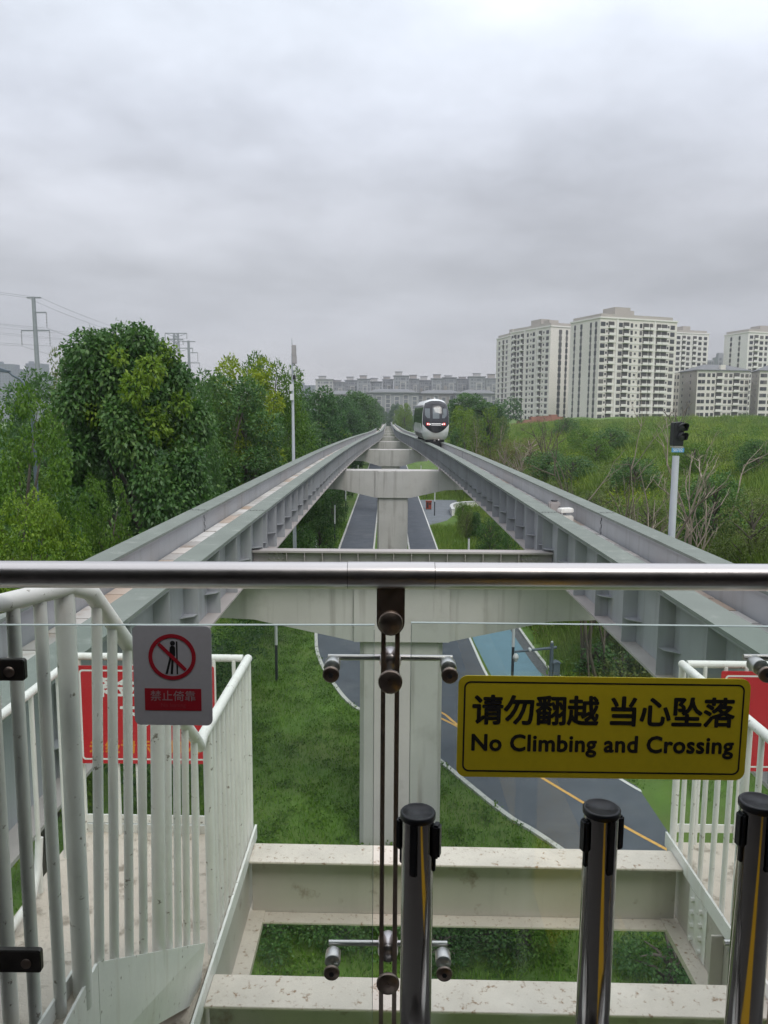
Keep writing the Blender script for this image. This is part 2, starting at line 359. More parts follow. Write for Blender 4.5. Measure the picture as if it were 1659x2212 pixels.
# post with spider fittings
XM = at(845, 1300, YR).x
def railing_post(px, label):
    """px: u of the post axis at v=1440"""
    base = at(px, 1440, YR); x0 = base.x
    t = thing('railing_post', label, 'railing post', (x0, YR, ZP), 'posts of the glass barrier')
    zt_ = at(px, 1262, YR).z; zc_ = at(px, 1340, YR).z
    # head plate with round end
    hw = 0.0305*1.07
    poly = [(-hw, zt_), (hw, zt_), (hw, zc_)] + [(hw*math.cos(-R(k*15)), zc_+hw*math.sin(-R(k*15))) for k in range(1, 12)] + [(-hw, zc_)]
    MB().prism(poly, lambda a_, b_, d: Vector((x0+a_, YR-0.012+d, b_)), -0.006, 0.006).build('head_plate', m_steel_dk, t, bevel=0.0015)
    m = MB().lathe([(0.0255, 0), (0.0285, 0.003), (0.0285, 0.008), (0.026, 0.011), (0.0, 0.0112)], (0, 0, 0), 40, 'Y')
    m.v = [(x0+p[0], YR-0.018-p[1], zc_+p[2]) for p in m.v]
    m.build('round_cap', m_steel_dk, t)
    for s in (-1, 1):
        MB().span((x0+s*0.0165-0.006*0.9, YR-0.010, ZP+0.002), (x0+s*0.0165+0.006*0.9, YR+0.045, zc_-0.01)).build('flat_bar', m_steel_dk, t)
    for vv in (1441, 2068):
        zf = at(px, vv, YR).z
        hub = MB()
        hub.lathe([(0.0, 0.0), (0.020, 0.0), (0.0255, 0.012), (0.0255, 0.055), (0.017, 0.07), (0.0, 0.075)], (x0, YR-0.005, zf+0.010), 28, 'Y')
        hb = hub.build('spider_hub', m_steel, t)
        m = MB(); m.lathe([(0.0, 0.0), (0.0245, 0.0), (0.0275, 0.003), (0.0275, 0.009), (0.0, 0.009)], (x0, YG-0.045, zf-0.008), 36, 'Y')
        m.lathe([(0.0, 0.0), (0.006, 0.0), (0.006, 0.0015), (0.0, 0.0015)], (x0, YG-0.0467, zf-0.008), 6, 'Y', smooth=False)
        m.build('hub_disc', m_steel_dk, hb)
        MB().tube([(x0-0.150, YR+0.035, zf+0.012), (x0+0.150, YR+0.035, zf+0.012)], 0.0072, 16).build('spider_arm', m_steel, hb)
        for s in (-1, 1):
            xx = x0 + s*0.1365
            MB().lathe([(0.0, 0), (0.018, 0), (0.019, 0.002), (0.019, 0.034), (0.017, 0.037), (0, 0.037)], (xx, YG+0.0125, zf+0.006), 28, 'Y').build('standoff', m_steel, hb)
            m = MB().lathe([(0.0, 0.0), (0.016, 0.0), (0.0193, 0.003), (0.0193, 0.008), (0, 0.008)], (xx, YG-0.0205, zf), 32, 'Y')
            m.build('button_disc', m_steel_dk, hb)
            MB().lathe([(0.0, 0.0), (0.0062, 0.0), (0.0062, 0.0012), (0, 0.0012)], (xx, YG-0.0222, zf), 6, 'Y', smooth=False).build('socket', m_dark, hb)
    return t
railing_post(843, 'steel glass barrier post with two bars and round caps between the panes')
railing_post(1757, 'steel glass barrier post at the outer edge of the yellow sign pane')

def pane(u0, u1, v0, v1, label):
    t = thing('glass_screen', label, 'glass pane', (at((u0+u1)/2, v0, YG).x, YG, ZP), 'panes of the glass barrier')
    A, B = at(u0, v0, YG), at(u1, v1, YG)
    za, zb = A.z, B.z; z0 = ZP+0.05
    m = MB()
    m.add([(A.x, YG-0.006, z0), (B.x, YG-0.006, z0), (B.x, YG-0.006, zb), (A.x, YG-0.006, za),
           (A.x, YG+0.006, z0), (B.x, YG+0.006, z0), (B.x, YG+0.006, zb), (A.x, YG+0.006, za)], [(0, 1, 2, 3), (5, 4, 7, 6)])
    m.build('glass_sheet', m_glass, t, fixn=False)
    e_ = 0.0005
    m = MB(); m.hexa([(A.x, YG-0.0058, za-0.0012), (B.x, YG-0.0058, zb-0.0012), (B.x, YG+0.0058, zb-0.0012), (A.x, YG+0.0058, za-0.0012)],
                     [(A.x, YG-0.0058, za), (B.x, YG-0.0058, zb), (B.x, YG+0.0058, zb), (A.x, YG+0.0058, za)])
    for x_, s in ((A.x, 1), (B.x, -1)):
        m.span((x_, YG-0.0058, z0), (x_+s*0.0012, YG+0.0058, min(za, zb)-0.0014))
    m.build('glass_edge', m_glassedge, t)
pane(-330, 809, 1349, 1349, 'clear glass pane carrying the grey no leaning sticker')
pane(888, 1700, 1344, 1353, 'clear glass pane carrying the yellow warning sign')

pane(1800, 2620, 1349, 1354, 'clear glass pane beyond the yellow sign, past the outer barrier post')

# dark clamps on the pane edge
for (u0, u1, v0, v1, lab) in ((-60, 53, 1424, 1469, 'upper dark metal clamp gripping the glass pane edge'), (-60, 88, 2052, 2098, 'lower dark metal clamp gripping the glass pane edge')):
    A, B = at(u0, v1, YG-0.02), at(u1, v0, YG-0.02)
    t = thing('glass_clamp', lab, 'clamp', (A.x, YG-0.02, A.z), 'clamps on the glass pane edge')
    cx0, cz0 = (A.x+B.x)/2, (A.z+B.z)/2
    MB().prism(rrect(B.x-A.x, B.z-A.z, 0.007), lambda a_, b_, d: Vector((cx0+a_, YG-0.007-d, cz0+b_)), 0.0, 0.018).build('clamp_body', m_blackmt, t, bevel=0.0025)
    MB().lathe([(0, 0), (0.0125, 0), (0.0125, 0.0025), (0.0085, 0.003), (0.0085, 0.001), (0.004, 0.001), (0.004, 0.003), (0, 0.003)], (B.x-0.034, YG-0.0285, cz0-0.003), 24, 'Y').build('screw', m_steel_dk, t)

# yellow warning sign on the glass
YS = YG-0.0085
Xd = (at(1600, 1580, YS)-at(1000, 1572, YS)); Xd.y = 0; Xd.normalize(); Zd = Vector((-Xd.z, 0, Xd.x))
c0 = (at(988, 1568, YS)+at(1614, 1577, YS))/2; W = (at(1614, 1577, YS)-at(988, 1568, YS)).length; H = (at(1300, 1462, YS)-at(1300, 1680, YS)).length
pr = lambda c, d0: (lambda a_, b_, d: c + Xd*a_ + Zd*b_ - Vector((0, 1, 0))*d)
sg = thing('warning_sign', 'yellow warning sign with black lettering on the glass pane', 'sign', c0)
MB().prism(rrect(W, H, 0.022, 8), pr(c0, 0), 0.0, 0.0025).build('sign_plate', m_yellow, sg)
def ring(polyo, polyi, c, d0, name, mt, par):
    n = len(polyo); m = MB()
    m.add([c+Xd*a_+Zd*b_-Vector((0, d0, 0)) for a_, b_ in polyo+polyi], [(i, (i+1) % n, n+(i+1) % n, n+i) for i in range(n)])
    return m.build(name, mt, par, fixn=False)
ring(rrect(W-0.026, H-0.026, 0.016, 8), rrect(W-0.034, H-0.034, 0.0125, 8), c0, 0.0028, 'border', m_ink, sg)
Yl = -Vector((0, 1, 0))
text('lettering', '请勿翻越 当心坠落', 0.0745, c0 + Zd*0.036 + Yl*0.0027, Xd, Zd, m_ink, sg, bold=0.0021, space=0.975)
text('lettering', 'No Climbing and Crossing', 0.0560, c0 - Zd*0.040 + Yl*0.0027, Xd, Zd, m_ink, sg, bold=0.0017, space=1.05, sx=0.965)

# grey no leaning sticker
c1 = at(373.5, 1459.5, YS); W1 = (at(459, 1460, YS)-at(290, 1459, YS)).length; H1 = (at(375, 1353, YS)-at(375, 1567, YS)).length
s2 = thing('no_leaning_sign', 'grey sticker with red prohibition circle on the glass pane', 'sign', c1)
MB().prism(rrect(W1, H1, 0.014, 8), pr(c1, 0), 0.0, 0.002).build('sign_plate', m_greysign, s2)
cc = c1 + Zd*(0.0455)
circ = lambda r_: [(r_*math.cos(R(6*k)), r_*math.sin(R(6*k))) for k in range(60)]
def flat(poly, c, d0, name, mt, par):
    m = MB(); m.add([c+Xd*a_+Zd*b_-Vector((0, d0, 0)) for a_, b_ in poly], [tuple(range(len(poly)))]); return m.build(name, mt, par, fixn=False)
ring(circ(0.0545), circ(0.0455), cc, 0.0032, 'prohibition_ring', m_redsign, s2)
# leaning figure and wall bar
m = MB()
def fl(m, poly, d0): m.add([cc+Xd*a_+Zd*b_-Vector((0, d0, 0)) for a_, b_ in poly], [tuple(range(len(poly)))])
fl(m, [(0.0015+0.0058*math.cos(R(20*k)), 0.0325+0.0058*math.sin(R(20*k))) for k in range(18)], 0.0026)
fl(m, [(-0.0052, 0.0225), (-0.002, 0.026), (0.0045, 0.026), (0.0072, 0.0225), (0.0072, 0.004), (0.0035, -0.006), (-0.0075, -0.006), (-0.0065, 0.006)], 0.0026)
fl(m, [(-0.0075, -0.006), (-0.0022, -0.006), (-0.011, -0.041), (-0.0165, -0.041)], 0.0026)
fl(m, [(-0.0018, -0.006), (0.0035, -0.006), (0.0010, -0.041), (-0.0045, -0.041)], 0.0026)
m.build('figure', m_ink, s2, fixn=False)
flat([(0.0093, -0.041), (0.0128, -0.041), (0.0128, 0.037), (0.0093, 0.037)], cc, 0.0026, 'wall_bar', m_ink, s2)
q = 0.0435; wv = 0.0042
flat([(-q*.707-wv*.707, q*.707-wv*.707), (q*.707-wv*.707, -q*.707-wv*.707), (q*.707+wv*.707, -q*.707+wv*.707), (-q*.707+wv*.707, q*.707+wv*.707)], cc, 0.0032, 'prohibition_bar', m_redsign, s2)
rc0 = c1 - Zd*0.0565
flat([(-0.0655, -0.0265), (0.0655, -0.0265), (0.0655, 0.0265), (-0.0655, 0.0265)], rc0, 0.0026, 'text_panel', m_redsign, s2)
text('lettering', '禁止倚靠', 0.0265, rc0 + Zd*0.0070 + Yl*0.0028, Xd, Zd, m_greyink, s2, bold=0.0001)
text('lettering', 'No leaning', 0.0125, rc0 - Zd*0.0135 + Yl*0.0028, Xd, Zd, m_fadeink, s2, space=1.05)

# belt barrier posts
def belt_post(u, vtop, wpx, lab, yb, rot):
    r_ = 0.0315; dzv = r_*2*F/wpx
    d = ray(u, vtop); p = CAM + d * (dzv / d.dot(RC @ Vector((0, 0, -1))))
    x0, y0, z1 = p.x, p.y, p.z
    t = thing('belt_barrier_post', lab, 'barrier post', (x0, y0, ZP), 'belt barrier posts in front of the glass')
    MB().lathe([(0.0, 0.0), (r_, 0.0), (r_, z1-0.012-ZP)], (x0, y0, ZP+0.004), 48).build('pole', m_polish, t)
    MB().lathe([(0.0, 0), (0.155, 0), (0.16, 0.006), (0.15, 0.016), (0.05, 0.03), (0.034, 0.03)], (x0, y0, ZP+0.002), 40).build('base', m_steel, t)
    MB().lathe([(0.0330, 0), (0.0345, 0.002), (0.0345, 0.011), (0.0325, 0.0135), (0.0290, 0.0135), (0.0285, 0.0115), (0.0, 0.0115)], (x0, y0, z1-0.0135), 40).build('cap', m_blackpl, t)
    def radial(a_, w_, d_, za, zb, name, bev=0.004):
        m = MB(); mm = Matrix.Rotation(a_, 3, 'Z')
        m.box(Vector((x0, y0, (za+zb)/2)) + mm @ Vector((0, -(r_+d_/2-0.002), 0)), (w_, d_, zb-za), M_=mm); return m.build(name, m_blackpl, t, bevel=bev)
    radial(rot, 0.0155, 0.0050, z1-0.118, z1-0.010, 'slot_cover', 0.0024)
    radial(rot+R(90), 0.024, 0.016, z1-0.088, z1-0.020, 'belt_clip')
    radial(rot+R(90), 0.010, 0.007, z1-0.118, z1-0.080, 'clip_tongue', 0.002)
    radial(rot-R(90), 0.020, 0.012, z1-0.082, z1-0.018, 'belt_clip')
    radial(rot-R(90), 0.010, 0.006, z1-0.112, z1-0.078, 'clip_tongue', 0.002)
    return t
belt_post(903, 1752, 70, 'belt barrier post closest to the glass barrier post', 1.4, R(-16))
belt_post(1300, 1743, 73, 'belt barrier post under the middle of the yellow sign', 1.4, R(20))
belt_post(1640, 1729, 76, 'belt barrier post cut by the picture edge beside the yellow sign', 1.4, R(14))

# ================================================================== maintenance walkways outside the glass
HR, HF = 1.40, 2.50                       # drop of railing top and of the deck below the eye
ZRL, ZFL = CAM.z-HR, CAM.z-HF
SK = -0.016
XL0, XL1 = -0.80, -1.80
XR0, XR1 = 1.70, 2.75
YE = 4.30
def ye(x): return YE + SK*x
rb, rp_, rt = 0.0135, 0.023, 0.0245

def baluster(p0, p1, parent, r=rb, name='baluster'):
    return MB().tube([p0, p1], r, 12).build(name, m_white, parent)

# ---- left walkway
lw = thing('walkway', 'pale dirty walkway deck behind the left white railing', 'walkway', (XL0, 3.5, ZFL))
MB().hexa([(XL1-0.05, 1.9, ZFL-0.03), (XL0, 1.9, ZFL-0.03), (XL0, ye(XL0), ZFL-0.03), (XL1-0.05, ye(XL1), ZFL-0.03)],
          [(XL1-0.05, 1.9, ZFL), (XL0, 1.9, ZFL), (XL0, ye(XL0), ZFL), (XL1-0.05, ye(XL1), ZFL)]).build('deck', m_deck, lw)
# side channel with kick plate and lower flange
m = MB(); m.span((XL0+0.004, 1.9, ZFL-0.36), (XL0+0.020, ye(XL0)+0.02, ZFL-0.032)); m.build('side_web', m_beamface, lw)
MB().span((XL0-0.08, 1.9, ZFL-0.40), (XL0+0.11, ye(XL0)+0.02, ZFL-0.362)).build('lower_flange', m_beam, lw)
MB().span((XL0+0.022, 2.6, ZFL-0.03), (XL0+0.034, ye(XL0)+0.02, ZFL+0.055)).build('kick_plate', m_white, lw)
m = MB(); m.hexa([(XL1-0.05, ye(XL1)+0.003, ZFL-0.36), (XL0, ye(XL0)+0.003, ZFL-0.36), (XL0, ye(XL0)+0.02, ZFL-0.36), (XL1-0.05, ye(XL1)+0.02, ZFL-0.36)],
                 [(XL1-0.05, ye(XL1)+0.003, ZFL+0.05), (XL0, ye(XL0)+0.003, ZFL+0.05), (XL0, ye(XL0)+0.02, ZFL+0.05), (XL1-0.05, ye(XL1)+0.02, ZFL+0.05)])
m.build('end_plate', m_whitedirty, lw)
# stair from the platform landing down to the deck
st = thing('short_stair', 'short pale steel stair going down to the left walkway', 'stair', (-1.3, 2.6, ZFL))
HL = 1.665; ZL = CAM.z-HL
A, B = at(212, 2079, 2.10), at(443, 2037, 3.10); B2 = at(430, 2162, 3.10)
dz_ = B.z-B2.z; A2 = A-Vector((0, 0, dz_+0.03)); nx = Vector((-0.008, 0, 0))
MB().hexa([A2, B2, B2+nx, A2+nx], [A, B, B+nx, A+nx]).build('stringer', m_white, st)
A0 = Vector((A.x, 1.82, A.z)); A02 = Vector((A.x, 1.82, A2.z)); A_ = A+Vector((0, -0.004, 0)); A2_ = A2+Vector((0, -0.004, 0))
MB().hexa([A02, A2_, A2_+nx, A02+nx], [A0, A_, A_+nx, A0+nx]).build('landing_edge', m_white, st)
a0, a1 = at(185, 2051, 2.13), at(83, 2212, 1.84)
MB().bar(a0-Vector((0, 0, 0.028)), a1-Vector((0, 0, 0.028)), 0.008, 0.056).build('toe_plate', m_white, st)
MB().span((XL1-0.05, 1.82, ZL-0.03), (A.x-0.010, 2.12, ZL)).build('landing', m_deck, st)
for k in range(4):
    y = 2.125+k*0.26; z = ZL-0.17*(k+1); MB().span((XL1+0.1, y, z-0.03), (A.x-0.010+0.015*k, y+0.25, z)).build('tread', m_deck, st)

# ---- left stair railing: landing, sloping rail down, level rail along the deck
sr = thing('stair_railing', 'white tubular stair railing sloping down behind the grey sticker', 'railing', (XL0, 3.0, ZFL), 'white walkway railings')
P_land = Vector((-0.965, 1.80, CAM.z-0.467)); P_top = at(150, 1276, 2.03); P_br = at(196, 1279, 2.10)
P_low = Vector((-0.80, 3.16, ZRL-0.028)); P_low2 = Vector((-0.80, 3.21, ZRL-0.002)); P_end = Vector((XL0, ye(XL0), ZRL-0.01))
P_top.z = P_land.z; 
MB().tube([P_land+Vector((-.02, -.03, 0)), P_land, P_top, P_br, P_low+Vector((0, -0.045, 0.045)), P_low, P_low2, P_end], rt, 16).build('top_rail', m_white, sr)
def post(x, y, z0, z1, par, r=rp_):
    return MB().tube([(x, y, z0), (x, y, z1)], r, 16).build('post', m_white, par)
post(P_top.x-0.012, P_top.y-0.005, ZL-0.04, P_top.z, sr, 0.0265)
post(XL0, ye(XL0)-0.015, ZFL-0.03, P_end.z, sr, 0.019)
post(XL0, 3.30, ZFL, ZRL-0.02, sr, 0.022)
def slope_pt(t): return P_br.lerp(P_low, t)
for k, t_ in enumerate((0.035, 0.135, 0.245, 0.36, 0.50, 0.60, 0.70, 0.80, 0.92)):
    q = slope_pt(t_)
    zb_ = A.z+(B.z-A.z)*(q.y-A.y)/(B.y-A.y)-0.12; baluster((q.x-0.03*(1-t_)-0.012, q.y, zb_), (q.x, q.y, q.z-0.01), sr, 0.0250 if k == 4 else 0.0150, 'post' if k == 4 else 'baluster')
for k, t_ in enumerate((0.30, 0.62)):
    q = P_land.lerp(P_top, t_); baluster((q.x, q.y, ZL-0.04), (q.x, q.y, q.z-0.01), sr, 0.0165)
q = P_land.lerp(P_top, 0.02); post(q.x-0.055, q.y+0.10, ZL-0.04, q.z-0.04, sr, 0.021)
n = 9
for k in range(n):
    y = 3.30 + (ye(XL0)-3.30)*(k+1)/(n+1); baluster((XL0, y, ZFL-0.02), (XL0, y, ZRL-0.025), sr)

# ---- left end railing and far side railing
er_ = thing('end_railing', 'white tubular railing closing the walkway end, red sign hung on it', 'railing', (-1.3, YE, ZFL), 'white walkway railings')
MB().tube([(XL1, ye(XL1), ZRL-0.01), (XL0-0.03, ye(XL0), ZRL-0.01)], 0.0215, 16).build('top_rail', m_white, er_)
for zz in (ZFL+0.09,):
    MB().hexa([(XL1, ye(XL1)-0.004, zz-0.025), (XL0, ye(XL0)-0.004, zz-0.025), (XL0, ye(XL0)+0.004, zz-0.025), (XL1, ye(XL1)+0.004, zz-0.025)],
              [(XL1, ye(XL1)-0.004, zz+0.025), (XL0, ye(XL0)-0.004, zz+0.025), (XL0, ye(XL0)+0.004, zz+0.025), (XL1, ye(XL1)+0.004, zz+0.025)]).build('lower_bar', m_white, er_)
post(XL1, ye(XL1), ZFL, ZRL-0.01, er_, 0.02)
for k in range(8):
    x = XL1 + (XL0-XL1)*(k+0.9)/8.6; baluster((x, ye(x)-0.014, ZFL), (x, ye(x)-0.014, ZRL-0.02), er_, 0.0115)
orl = thing('side_railing', 'white tubular railing on the track side of the left walkway', 'railing', (XL1, 3.6, ZFL), 'white walkway railings')
MB().tube([(XL1, 2.2, ZRL-0.01), (XL1, ye(XL1)-0.06, ZRL-0.01)], 0.0215, 16).build('top_rail', m_white, orl)
for k in range(12):
    y = 2.3 + k*0.16; baluster((XL1, y, ZFL), (XL1, y, ZRL-0.02), orl, 0.0125)
post(XL1+0.0, 3.05, ZFL, ZRL+0.16, orl, 0.019)
MB().tube([(XL1+0.05, 2.9, ZFL+0.10), (XL1+0.03, 3.25, ZFL+0.06), (XL1+0.02, 3.6, ZFL+0.06), (XL1, 3.72, ZFL+0.14), (XL1, 3.75, ZFL+0.30)], 0.02, 12).build('lower_tube', m_white, orl)

def banner(u0, u1, v0, v1, y, label, rows):
    A, B = at(u0, v1, y), at(u1, v0, y); A.y = B.y = y
    c = (A+B)/2; W_, H_ = B.x-A.x, B.z-A.z
    t = thing('red_sign', label, 'sign', c, 'red warning boards on the walkway ends')
    X_, Z_ = Vector((1, 0, 0)), Vector((0, 0, 1))
    MB().prism(rrect(W_, H_, 0.012), lambda a_, b_, d: Vector((c.x+a_, y-d, c.z+b_)), -0.002, 0.003).build('sign_board', m_red, t)
    n0, n1 = rrect(W_-0.045, H_-0.045, 0.02), rrect(W_-0.065, H_-0.065, 0.014); k = len(n0)
    m = MB(); m.add([(c.x+a_, y-0.0036, c.z+b_) for a_, b_ in n0+n1], [(i, (i+1) % k, k+(i+1) % k, k+i) for i in range(k)]); m.build('border', m_redtext, t, fixn=False)
    for body, size, fx, fz, mt, bold, sp in rows:
        text('lettering', body, size, (c.x+fx*W_, y-0.0034, c.z+fz*H_), X_, Z_, mt, t, bold=bold, space=sp, align='LEFT')
    return t
yb = ye(-1.3)-0.034
banner(171, 462, 1440, 1648, yb, 'red board with white and orange lettering behind the left railing',
       [('聚金安全', 0.128, -0.385, 0.275, m_redtext, 0.0035, 1.16), ('下禁止', 0.135, -0.19, -0.02, m_redtext, 0.0035, 1.10), ('未经请示即禁入', 0.088, -0.42, -0.335, m_orange, 0.0025, 1.12)])
yb = ye(2.2)-0.034
banner(1545, 1840, 1452, 1665, yb, 'red board with white lettering behind the right railing',
       [('聚金安全', 0.128, -0.02, 0.275, m_redtext, 0.0035, 1.16), ('禁止', 0.135, -0.01, -0.03, m_redtext, 0.0035, 1.10), ('未经请示', 0.088, -0.04, -0.335, m_orange, 0.0025, 1.12)])
for o in list(bpy.data.objects):
    if o.name.startswith('red_sign') and 'right' in o['label']: RB = o

# ---- right walkway
rw = thing('walkway', 'pale walkway deck behind the right white railing', 'walkway', (XR0, 3.5, ZFL))
MB().hexa([(XR0, 1.9, ZFL-0.03), (XR1+0.05, 1.9, ZFL-0.03), (XR1+0.05, ye(XR1), ZFL-0.03), (XR0, ye(XR0), ZFL-0.03)],
          [(XR0, 1.9, ZFL), (XR1+0.05, 1.9, ZFL), (XR1+0.05, ye(XR1), ZFL), (XR0, ye(XR0), ZFL)]).build('deck', m_deck, rw)
MB().span((XR0-0.020, 1.9, ZFL-0.36), (XR0-0.004, ye(XR0)+0.02, ZFL-0.032)).build('side_web', m_beamface, rw)
MB().span((XR0-0.11, 1.9, ZFL-0.40), (XR0+0.08, ye(XR0)+0.02, ZFL-0.362)).build('lower_flange', m_beam, rw)
MB().span((XR0-0.034, 2.0, ZFL-0.03), (XR0-0.022, ye(XR0)+0.02, ZFL+0.055)).build('kick_plate', m_white, rw)
m = MB().span((XR0-0.024, 3.70, ZFL-0.355), (XR0-0.0205, 3.93, ZFL-0.05))
for i in range(2):
    for k in range(4): m.lathe([(0.014, 0), (0.014, -0.018), (0.0, -0.018)], (XR0-0.024, 3.76+i*0.11, ZFL-0.32+k*0.075), 6, 'X', smooth=False)
m.build('bolted_plate', m_white, rw)
MB().span((XR0-0.085, 3.50, ZFL-0.36), (XR0-0.022, 3.512, ZFL-0.04)).build('web_stiffener', m_beamface, rw)
rr_ = thing('side_railing', 'white tubular railing along the right walkway, partly hidden by the yellow sign', 'railing', (XR0, 3.5, ZFL), 'white walkway railings')
MB().tube([(XR0, ye(XR0), ZRL-0.01), (XR0, 2.05, ZRL-0.01)], 0.0235, 16).build('top_rail', m_white, rr_)
post(XR0, ye(XR0)-0.012, ZFL-0.02, ZRL-0.01, rr_, 0.02)
post(XR0+0.004, 3.62-0.16, ZFL-0.02, ZRL-0.02, rr_, 0.021)
post(XR0+0.004, 2.72, ZFL-0.02, ZRL-0.02, rr_, 0.021)
for k in range(15):
    y = ye(XR0)-0.13-k*0.137
    if abs(y-3.46) < 0.05 or abs(y-2.72) < 0.05: continue
    baluster((XR0, y, ZFL-0.02), (XR0, y, ZRL-0.025), rr_)
e2 = thing('end_railing', 'white tubular railing closing the right walkway end', 'railing', (2.2, YE, ZFL), 'white walkway railings')
MB().tube([(XR0+0.03, ye(XR0), ZRL-0.01), (XR1, ye(XR1), ZRL-0.01)], 0.0215, 16).build('top_rail', m_white, e2)
post(XR1, ye(XR1), ZFL, ZRL-0.01, e2, 0.02)
for k in range(8):
    x = XR0 + (XR1-XR0)*(k+1.1)/9; baluster((x, ye(x)-0.014, ZFL), (x, ye(x)-0.014, ZRL-0.02), e2, 0.0115)
for zz in (ZFL+0.09,):
    MB().hexa([(XR0, ye(XR0)-0.004, zz-0.025), (XR1, ye(XR1)-0.004, zz-0.025), (XR1, ye(XR1)+0.004, zz-0.025), (XR0, ye(XR0)+0.004, zz-0.025)],
              [(XR0, ye(XR0)-0.004, zz+0.025), (XR1, ye(XR1)-0.004, zz+0.025), (XR1, ye(XR1)+0.004, zz+0.025), (XR0, ye(XR0)+0.004, zz+0.025)]).build('lower_bar', m_white, e2)
e3 = thing('side_railing', 'white tubular railing on the track side of the right walkway', 'railing', (XR1, 3.5, ZFL), 'white walkway railings')
MB().tube([(XR1, 2.2, ZRL-0.01), (XR1, ye(XR1)-0.06, ZRL-0.01)], 0.0215, 16).build('top_rail', m_white, e3)
for k in range(13):
    y = 2.3 + k*0.15; baluster((XR1, y, ZFL), (XR1, y, ZRL-0.02), e3, 0.0125)

# ---- cross beams tying the walkways together
def ibeam(y0, label):
    t = thing('steel_beam', label, 'beam', (0.45, y0, ZFL), 'pale beams between the walkways')
    x0, x1 = XL0+0.036, XR0-0.036; sk = -0.0165
    def slab(ya, yb_, za, zb, name, mt):
        MB().hexa([(x0, ya+sk*x0, za), (x1, ya+sk*x1, za), (x1, yb_+sk*x1, za), (x0, yb_+sk*x0, za)],
                  [(x0, ya+sk*x0, zb), (x1, ya+sk*x1, zb), (x1, yb_+sk*x1, zb), (x0, yb_+sk*x0, zb)]).build(name, mt, t, bevel=0.002)
    zt_ = ZFL-0.005
    slab(y0-0.095, y0+0.095, zt_-0.012, zt_, 'top_flange', m_beam)
    slab(y0-0.005, y0+0.005, zt_-0.365, zt_-0.0125, 'web', m_beamface)
    slab(y0-0.095, y0+0.095, zt_-0.378, zt_-0.3655, 'bottom_flange', m_beam)
    return t
ibeam(4.125, 'pale steel beam spanning between the walkway ends')
ibeam(3.06, 'pale rust specked steel beam closest to the glass')
# ================================================================== elevated guideway
def lerp_tab(tab, y):
    if y <= tab[0][0]: return tab[0][1]
    for (a, va), (b, vb) in zip(tab, tab[1:]):
        if y <= b:
            t = (y-a)/(b-a); return va+(vb-va)*t
    return tab[-1][1]
def smooth_tab(tab, y, wd=12):
    return sum(lerp_tab(tab, y+wd*k/6) for k in range(-6, 7))/13
T_HG = [(-20, 3.80), (25, 3.76), (45, 3.70), (58, 3.56), (75, 3.22), (97, 2.60), (118, 2.0), (137, 1.58), (160, 1.32), (200, 1.27), (700, 1.27)]
T_CX = [(-20, 0.43), (60, 0.43), (120, 0.40), (200, 0.40), (700, 0.8)]
T_ZT = [(-20, 9.76), (60, 9.76), (97, 9.68), (137, 9.36), (174, 9.10), (327, 8.05), (480, 7.5), (700, 6.8)]
def hg(y): return smooth_tab(T_HG, y)
def tcx(y): return smooth_tab(T_CX, y)
def zt(y): return smooth_tab(T_ZT, y)
def tp_(side, y, t, z): return Vector((tcx(y)+side*(hg(y)+t), y, zt(y)+z))
def loft(mb, side, ys, t0, t1, z0, z1):
    n = len(ys); vs = []
    for y in ys: vs += [tp_(side, y, t0, z0), tp_(side, y, t1, z0), tp_(side, y, t1, z1), tp_(side, y, t0, z1)]
    fs = []
    for i in range(n-1):
        for k in range(4):
            k2 = (k+1) % 4; fs.append((i*4+k, i*4+k2, (i+1)*4+k2, (i+1)*4+k))
    fs += [(0, 1, 2, 3), ((n-1)*4+3, (n-1)*4+2, (n-1)*4+1, (n-1)*4)]
    mb.add(vs, fs); return mb
JY = [-3.0, 20.9, 58, 95, 132, 169, 206, 243, 280, 340, 420, 520, 640]
SIDE_WORD = {-1: 'left', 1: 'right'}
POSW = ['starting beside the station', 'just past the crossbeam', 'with the pier caps close below', 'where the two tracks draw together']
